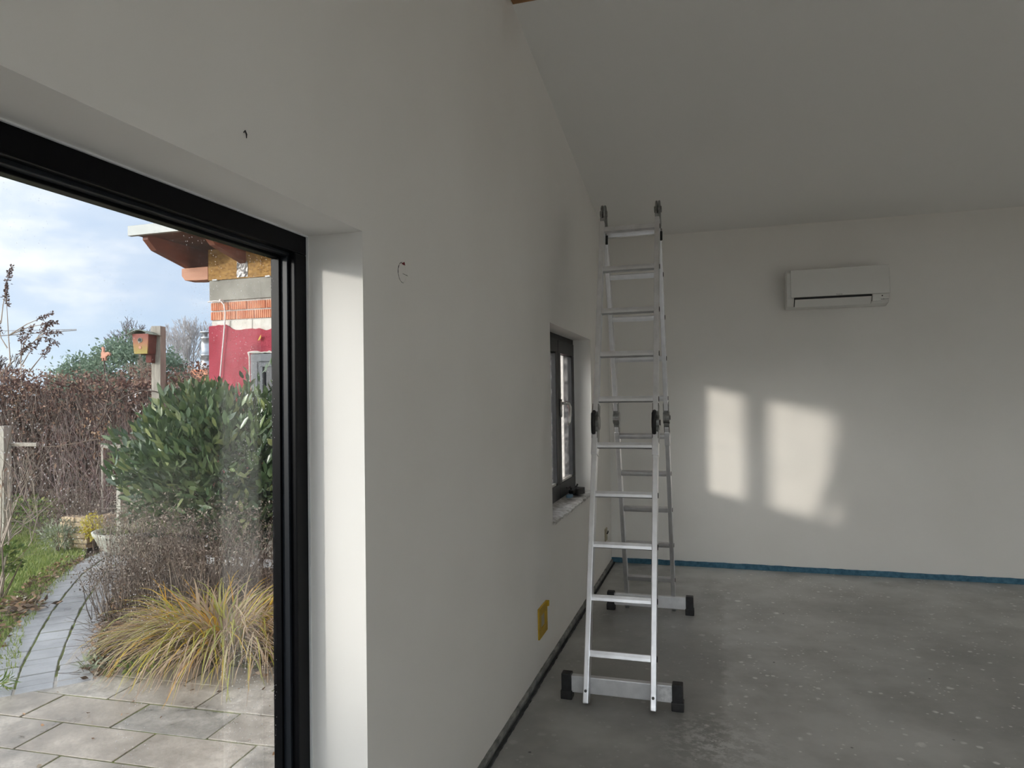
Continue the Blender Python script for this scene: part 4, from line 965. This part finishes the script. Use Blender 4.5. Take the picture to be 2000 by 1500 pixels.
# branches with seed spikes leaning into view
segs = []; sp_pos = []; sp_dir = []
limbs = [((-4.62, 4.12, 1.66), (-4.49, 4.12, 1.83), (-4.36, 4.16, 1.96)), ((-4.36, 4.16, 1.96), (-4.24, 4.18, 2.06), (-4.19, 4.2, 2.13)), ((-4.24, 4.18, 2.06), (-4.18, 4.19, 2.085), (-4.13, 4.2, 2.06)), ((-4.24, 4.18, 2.06), (-4.17, 4.19, 2.11), (-4.12, 4.2, 2.11)),
         ((-4.46, 4.13, 2.10), (-4.30, 4.16, 2.19), (-4.19, 4.19, 2.235)), ((-4.46, 4.13, 2.10), (-4.28, 4.17, 2.17), (-4.16, 4.2, 2.185)), ((-4.44, 4.13, 1.86), (-4.45, 4.12, 2.12), (-4.455, 4.11, 2.36)), ((-4.455, 4.11, 2.36), (-4.46, 4.1, 2.5), (-4.43, 4.1, 2.56)), ((-4.50, 4.1, 2.2), (-4.48, 4.1, 2.34), (-4.46, 4.1, 2.42)),
         ((-4.36, 4.16, 1.70), (-4.37, 4.16, 1.92), (-4.36, 4.16, 2.06)), ((-4.36, 4.16, 1.86), (-4.31, 4.17, 1.94), (-4.27, 4.18, 1.99)), ((-4.37, 4.16, 1.90), (-4.34, 4.16, 2.02), (-4.31, 4.17, 2.09)), ((-4.30, 4.17, 1.80), (-4.22, 4.19, 1.90), (-4.18, 4.2, 1.95)), ((-4.46, 4.12, 2.0), (-4.50, 4.1, 2.08), (-4.52, 4.1, 2.16)), ((-4.75, 4.28, 0.4), (-4.62, 4.2, 1.0), (-4.36, 4.16, 1.72)), ((-4.75, 4.28, 0.4), (-4.70, 4.2, 1.2), (-4.60, 4.12, 1.70))]
for a, b, c in limbs:
    a, b, c = map(np.array, (a, b, c)); segs += [(a, b, .0055, .004), (b, c, .004, .0022)]
    if c[2] > 1.5:
        d = unit((c - b)[None])[0]
        for t_ in np.linspace(-.03, .10, 75): sp_pos.append(c + d * t_ + rng.normal(size=3) * (.011 * (1 - max(0, t_) * 7))); sp_dir.append(d * .6 + rng.normal(size=3))
link('limbs', twigs('limbs', segs), bark_l, bu)
link('seed_spikes', scatter('seed_spikes', LEAF4, np.array(sp_pos), np.array(sp_dir), .022, .012), seedm, bu)['kind'] = 'stuff'
dl = np.array([p for p, _ in tips]); dl = dl[rng.random(len(dl)) < .5]
link('withered_leaves', scatter('withered_leaves', LEAF4, dl, rng.normal(size=dl.shape) * .4 + np.array([0, 0, -1]), .06, .018), hedge_l, bu)['kind'] = 'stuff'
# vine twig on the post
vt = veg('vine', 'thin leafless vine slung around the bird box post', 'vine', (-4.9, 5.8, 1.5))
MB().tube([(-5.35, 5.7, 1.2), (-5.15, 5.72, 1.5), (-4.95, 5.74, 1.62), (-4.75, 5.76, 1.68), (-4.6, 5.78, 1.66), (-4.48, 5.85, 1.60), (-4.40, 5.95, 1.50)], [.006, .006, .007, .007, .006, .005, .004], 6).build('stem', bark_d, vt)
n = 40; P = np.array([(-5.3, 5.7, 1.3)]) + rng.normal(size=(n, 3)) * np.array([.06, .04, .12])
link('dry_leaves', scatter('dry_leaves', LEAF4, P, rng.normal(size=(n, 3)), .04, .025, .6 + .4 * rng.random(n)), litterm, vt)['kind'] = 'stuff'

# --- leafy low plants
def leafy(name, label, c, rx, rz, n, m, L, W, stem=None, cat='plant', z0=0.02):
    t = veg(name, label, cat, (c[0], c[1], GZ)); u = unit(rng.normal(size=(n, 3))); P = np.array([c[0], c[1], GZ + z0 + rz]) + u * np.array([rx, rx, rz]) * (rng.random(n) ** .4)[:, None]
    P[:, 2] = np.maximum(P[:, 2], GZ + 0.01)
    link('leaves', scatter('leaves', LEAF4, P, u + rng.normal(size=(n, 3)) * .6 + np.array([0, 0, .4]), rng.uniform(L * .7, L * 1.2, n), W), m, t)['kind'] = 'stuff'
    if stem: link('stems', twigs('stems', [((c[0] + random.gauss(0, .01), c[1] + random.gauss(0, .01), GZ), (c[0] + random.gauss(0, rx * .5), c[1] + random.gauss(0, rx * .5), GZ + z0 + rz * random.uniform(.8, 1.6)), .006, .003) for _ in range(stem)]), bark_d, t)
    return t
leafy('young_shrub', 'small pale green leafed shrub at the left edge beside the path', (-5.08, 4.55), .17, .15, 420, greenm, .055, .03, 6, 'shrub', 0.20)
leafy('ground_cover', 'mixed green ground cover under the bare shrub by the lawn', (-8.2, 6.9), .7, .22, 1100, greenm, .06, .035, 0)
leafy('lavender_bush', 'silvery sage-green bush beside the stone planter', (-6.35, 6.15), .20, .17, 500, sagem, .07, .012, 8)
leafy('lavender_bush', 'pale greyish bush under the laurel behind the bowl', (-5.25, 6.25), .32, .30, 900, sagem, .07, .010, 10)
leafy('flowering_plant', 'bright yellow flowering plant hanging over the planter edge', (-5.98, 6.28), .12, .15, 200, yellowl, .05, .035, 8, 'plant', 0.12)
leafy('weed', 'tiny grey-green weed growing in the terrace joint', (-2.86, 3.47), .09, .02, 40, sagem, .07, .02, 0)
leafy('weed', 'small green weed tuft in front of the grass clump', (-2.55, 3.50), .08, .03, 50, greenm, .06, .015, 0)
leafy('weed', 'grassy tuft at the corner of path and terrace', (-3.12, 3.02), .10, .04, 120, greenm, .07, .008, 0)
dp = dry_plant('withered_plant', 'drooping blackened dead plant on the stone planter', (-6.42, 6.42), .20, .18, .62, 34, bark_d, 16)

# --- stone planter, bowl, posts
pl = thing('stone_planter', 'raised bed edged with stacked tan stone courses beside the lawn', 'planter', (-6.3, 6.40, GZ))
for k in range(6):
    for j in range(2):
        x_ = -6.50 + j * 0.20 + (0.03 if k % 2 else 0)
        MB().box((x_, 6.28 + random.uniform(-.015, .015), GZ + k * 0.062), (x_ + 0.195, 6.42, GZ + k * 0.062 + 0.055)).build('stone', logm, pl, 0.012)
    MB().box((-6.12, 6.43, GZ + k * 0.062), (-6.01, 6.80, GZ + k * 0.062 + 0.055)).build('stone', logm, pl, 0.012)
MB().box((-6.48, 6.42, GZ), (-6.1, 6.80, GZ + 0.34)).build('soil', soilm, pl)
MB().tube([(-6.36, 6.25, GZ - .05), (-6.36, 6.25, GZ + .28)], .022, 8).build('stake', woodrot, pl)
bo = thing('stone_bowl', 'wide low grey stone bowl standing at the end of the path', 'bowl', (-5.50, 6.33, GZ))
MB().lathe((-5.50, 6.33, GZ), [(0, 0), (.20, 0), (.30, .07), (.36, .20), (.375, .215), (.385, .25), (.35, .25), (.33, .21), (0, .20)], 32).build('basin', bowlm, bo, smooth=True)
MB().lathe((-5.50, 6.33, GZ + .205), [(0, .012), (.2, .01), (.33, 0)], 24).build('earth', soilm, bo)
n = 200; a = rng.uniform(0, 6.28, n); r = rng.random(n) ** .5 * .3; P = np.stack([-5.50 + np.cos(a) * r, 6.33 + np.sin(a) * r, np.full(n, GZ + .21)], 1)
link('grass_tuft', ribbons('grass_tuft', P, a, rng.uniform(.1, .6, n), rng.uniform(.06, .2, n), np.full(n, .007), 3, .9, rng.random(n)), grassm, bo)['kind'] = 'stuff'
fp = thing('fence_post', 'weathered pale timber post at the left edge before the hedge', 'post', (-7.46, 6.36, GZ))
MB().box((-7.51, 6.31, GZ - .1), (-7.41, 6.41, 1.285)).build('shaft', woodpale, fp, 0.006)
MB().box((-7.405, 6.40, 1.03), (-7.0, 6.44, 1.075)).build('rail', woodrot, fp, 0.003)
tr_ = thing('trellis', 'thin grey wooden frame leaning behind the laurel', 'trellis', (-6.3, 6.8, GZ))
for q in (((-6.41, 6.78, GZ), (-6.375, 6.81, 1.02)), ((-6.41, 6.775, 0.985), (-5.95, 6.805, 1.03))): MB().box(*q).build('batten', woodrot, tr_, 0.003)
sk = thing('plant_stake', 'short pale timber stake below the left side of the laurel', 'stake', (-5.5, 6.2, GZ))
MB().box((-5.56, 6.2, GZ), (-5.50, 6.25, 0.62)).build('shaft', woodpale, sk, 0.004)
wr = thing('fence_wire', 'sagging thin wire between fence post and laurel', 'wire', (-6.7, 6.5, 1.0))
MB().tube([(-7.42, 6.37, 1.06), (-7.05, 6.45, 1.02), (-6.75, 6.5, 1.03), (-6.4, 6.6, 1.09), (-6.1, 6.68, 1.14), (-5.7, 6.75, 1.14)], 0.005, 5).build('strand', bark_l, wr)
wp = thing('white_panel', 'bright white board glimpsed through the lower laurel stems', 'panel', (-4.9, 6.75, GZ))
MB().box((-5.10, 6.72, GZ), (-4.70, 6.77, 0.56)).build('board', whitem, wp, 0.004)
for x_ in (-5.08, -4.76): MB().box((x_, 6.77, GZ), (x_ + .05, 6.81, .54)).build('batten', whitem, wp)

# --- leaf litter
def litter(name, label, pts_fn, n, L=.05, spread=1.0):
    P = pts_fn(n); D = rng.normal(size=(n, 3)) * np.array([1, 1, .25]) + 1e-3
    return tag(link(name, scatter(name, LEAF4, P, D, rng.uniform(L * .5, L * 1.2, n), rng.uniform(L * .25, L * .6, n)), litterm), label, 'leaf litter', kind='stuff')
def along(side, w0, w1):
    def f(n):
        o = np.zeros((n, 3))
        for i in range(n):
            p, d = path_at(random.random() * tot * .9); nr = Vector((d.y, -d.x, 0)); q = p + nr * side * random.uniform(w0, w1); o[i] = (q.x, q.y, GZ + .004 + random.random() * .03)
        return o
    return f
litter('leaf_litter', 'brown fallen leaves along the left edge of the path', along(-1, .27, .52), 800, .05)
litter('leaf_litter', 'brown fallen leaves and twigs along the right edge of the path', along(1, .26, .62), 1700, .05)
litter('leaf_litter', 'dry leaf scraps around the foot of the grass clump', lambda n: np.stack([rng.uniform(-3.0, -0.7, n), rng.normal(4.15, .22, n), np.full(n, GZ + .006) + rng.random(n) * .02], 1), 1600, .05)
litter('leaf_litter', 'heap of rusty fallen leaves beside the path', lambda n: np.stack([rng.normal(-4.55, .12, n), rng.normal(4.30, .09, n), GZ + .01 + rng.random(n) * .05], 1), 130, .075)
litter('leaf_litter', 'few pale leaf scraps lying on the terrace slabs', lambda n: np.stack([rng.uniform(-2.9, -1.0, n), rng.uniform(2.3, 3.5, n), np.full(n, GZ + .006)], 1), 46, .03)
segs = []
for _ in range(900):
    i = random.random(); p, d = path_at(random.random() * tot * .9); nr = Vector((d.y, -d.x, 0)); q = p + nr * random.uniform(.22, .75); a = random.uniform(0, 6.28); L = random.uniform(.05, .22)
    segs.append(((q.x, q.y, GZ + .01), (q.x + math.cos(a) * L, q.y + math.sin(a) * L, GZ + .01 + random.uniform(0, .12)), .002, .001))
tag(link('fallen_twigs', twigs('fallen_twigs', segs), drym), 'thin dry twigs scattered along the right side of the path', 'twigs', kind='stuff')

# ================================================================== beyond the hedge
def conifer(label, c, r, h, n):
    t = veg('evergreen_tree', label, 'tree', (c[0], c[1], GZ), 'evergreens beyond the hedge'); u = unit(rng.normal(size=(n, 3))); lump = 1 + .16 * np.sin(u[:, 0] * 9 + c[0]) * np.sin(u[:, 2] * 8) + .1 * rng.normal(size=n)
    P = np.array([c[0], c[1], GZ + h * .52]) + u * np.array([r, r, h * .48]) * (lump * (.75 + .25 * rng.random(n)))[:, None]
    P = P[P[:, 2] > 0.3]
    link('crown', scatter('crown', LEAF4, P, u[:len(P)] + rng.normal(size=P.shape) * .5 + np.array([0, 0, .3]), rng.uniform(.14, .30, len(P)), rng.uniform(.07, .14, len(P))), conim, t)['kind'] = 'stuff'
    MB().tube([(c[0], c[1], GZ), (c[0], c[1], h * .6)], [.25, .12], 8).build('trunk', bark_d, t)
conifer('rounded blue-green pine left of the bird box, tallest of the evergreens', (-32.0, 31.8), 1.95, 5.4, 9000)
conifer('lower dull green pine at the left end of the evergreens', (-34.4, 31.2), 1.75, 4.3, 7000)
conifer('small green pine behind the bird box', (-30.3, 33.6), 1.2, 4.6, 4000)
def baretree(label, c, h, r, depth=3, m=bark_w, spread=.42, name='bare_tree'):
    t = veg(name, label, 'tree', (c[0], c[1], GZ), 'leafless trees beyond the hedge'); segs = []
    base = np.array([c[0], c[1], GZ]); topp = base + np.array([random.gauss(0, .2), random.gauss(0, .2), h * .35]); segs.append((base, topp, r, r * .8))
    for _ in range(3): branch(segs, topp, (random.gauss(0, .22), random.gauss(0, .22), 1), h * .34, r * .7, depth, spread, .6, 3, .25, 2, .12)
    segs = [(a_, b_, max(q0, .011), max(q1, .009)) for a_, b_, q0, q1 in segs]
    link('branches', twigs('branches', segs), m, t)['kind'] = 'stuff'
baretree('pale birch directly right of the bird box', (-33.2, 36.8), 5.9, .10, 4)
baretree('pale birch midway between bird box and red wall', (-32.2, 37.0), 6.3, .10, 4)
baretree('pale birch just left of the steel flue', (-31.3, 37.2), 6.0, .10, 4)
baretree('slender birch partly hidden by the red wall corner', (-30.4, 37.6), 5.6, .10, 4)
baretree('large dark bare tree rising above the pine', (-36.2, 36.0), 6.6, .14, 4, bark_d, .5)
baretree('low reddish bare tree left of the bird box', (-24.7, 25.9), 3.6, .08, 4, bark_l, .55)
baretree('small bare tree at the left above the hedge', (-28.9, 24.6), 2.7, .06, 3, bark_d, .55)
baretree('bushy mauve bare tree behind the left butterfly bush', (-30.6, 24.0), 3.5, .07, 4, bark_d, .6)
# neighbour's house: chimney with flue, white wall glimpsed above the hedge
nh = thing('neighbour_house', 'white neighbouring shed glimpsed above the hedge', 'building', (-11.5, 14, GZ))
MB().box((-13.4, 14.0, GZ), (-10.2, 16.5, 1.95)).build('wall', whitem, nh)
MB().prism([(13.8, 1.95), (16.7, 1.95), (16.7, 2.05), (13.8, 2.05)], 'x', -13.6, -10.0).build('roof', soffitm, nh)
fl = thing('chimney', 'orange brick chimney with shiny steel flue beyond the hedge', 'chimney', (-14.7, 18.2, GZ))
ch = MB(); ch.box((-15.0, 18.0, GZ - 0.05), (-14.35, 18.6, 2.58)); ch.build('shaft', mortarl, fl)
bm_ = MB().box((0, 0, 0), (0.20, 0.05, 0.085)).mesh('brick', 0.006, 1); bm_.materials.append(brickm)
for r in range(8):
    for c_ in range(3):
        o = bpy.data.objects.new('brick', bm_); COL.objects.link(o); child(o, fl); o.location = (-15.0 + c_ * 0.22 + (0.0 if r % 2 else .01), 17.975, 1.80 + r * .097)
MB().lathe((-14.66, 18.25, 0), [(0, 2.56), (.15, 2.56), (.15, 2.70), (.125, 2.72), (.125, 3.0), (.135, 3.0), (.135, 3.05), (.125, 3.05), (.125, 3.55), (.135, 3.56), (.135, 3.60), (.07, 3.62), (.07, 3.72), (0, 3.72)], 20).build('flue', pipem, fl, smooth=True)
MB().lathe((-14.66, 18.25, 3.74), [(0, .08), (.17, .03), (.17, .0), (0, .0)], 20).build('cowl', pipem, fl, smooth=True)
ro = thing('rooster_ornament', 'orange rooster figure on a stake above the hedge', 'ornament', (-10.9, 11.0, 2.4))
prf = [(0, .0), (.04, .06), (.02, .13), (.05, .17), (.07, .24), (.04, .28), (.08, .32), (.13, .29), (.14, .23), (.13, .18), (.20, .15), (.28, .17), (.34, .16), (.39, .10), (.38, .06), (.33, .10), (.29, .06), (.22, .03), (.20, -.05), (.24, -.07), (.17, -.07), (.17, .0), (.11, .0), (.10, -.06), (.12, -.08), (.04, -.08), (.07, -.05), (.07, .0)]
MB().prism([(-11.02 + a * .62, 2.46 + c * .72) for a, c in prf], 'y', 11.0, 11.04).build('figure', roosterm, ro, 0.004)
MB().tube([(-10.93, 11.02, GZ), (-10.93, 11.02, 2.43)], .012, 6).build('stake', bark_d, ro)
cr = thing('construction_crane', 'distant crane jib crossing the sky at the left', 'crane', (-112, 91, GZ))
jb_ = MB(); jb_.tube([(-123, 87.9, 13.2), (-105.8, 93.1, 14.3)], .09, 4); jb_.tube([(-123, 87.9, 14.3), (-105.8, 93.1, 14.45)], .05, 4)
for i in range(14):
    t0 = i / 14; t1 = (i + .5) / 14; pA = Vector((-123, 87.9, 13.2)).lerp(Vector((-105.8, 93.1, 14.3)), t0); pB = Vector((-123, 87.9, 14.3)).lerp(Vector((-105.8, 93.1, 14.45)), t1); jb_.tube([pA, pB], .03, 3)
jb_.build('jib', cranem, cr)
MB().box((-124, 87.4, GZ), (-122.8, 88.6, 15)).build('mast', cranem, cr)
for o in bpy.data.objects:
    if '_b' in o.keys(): del o['_b']
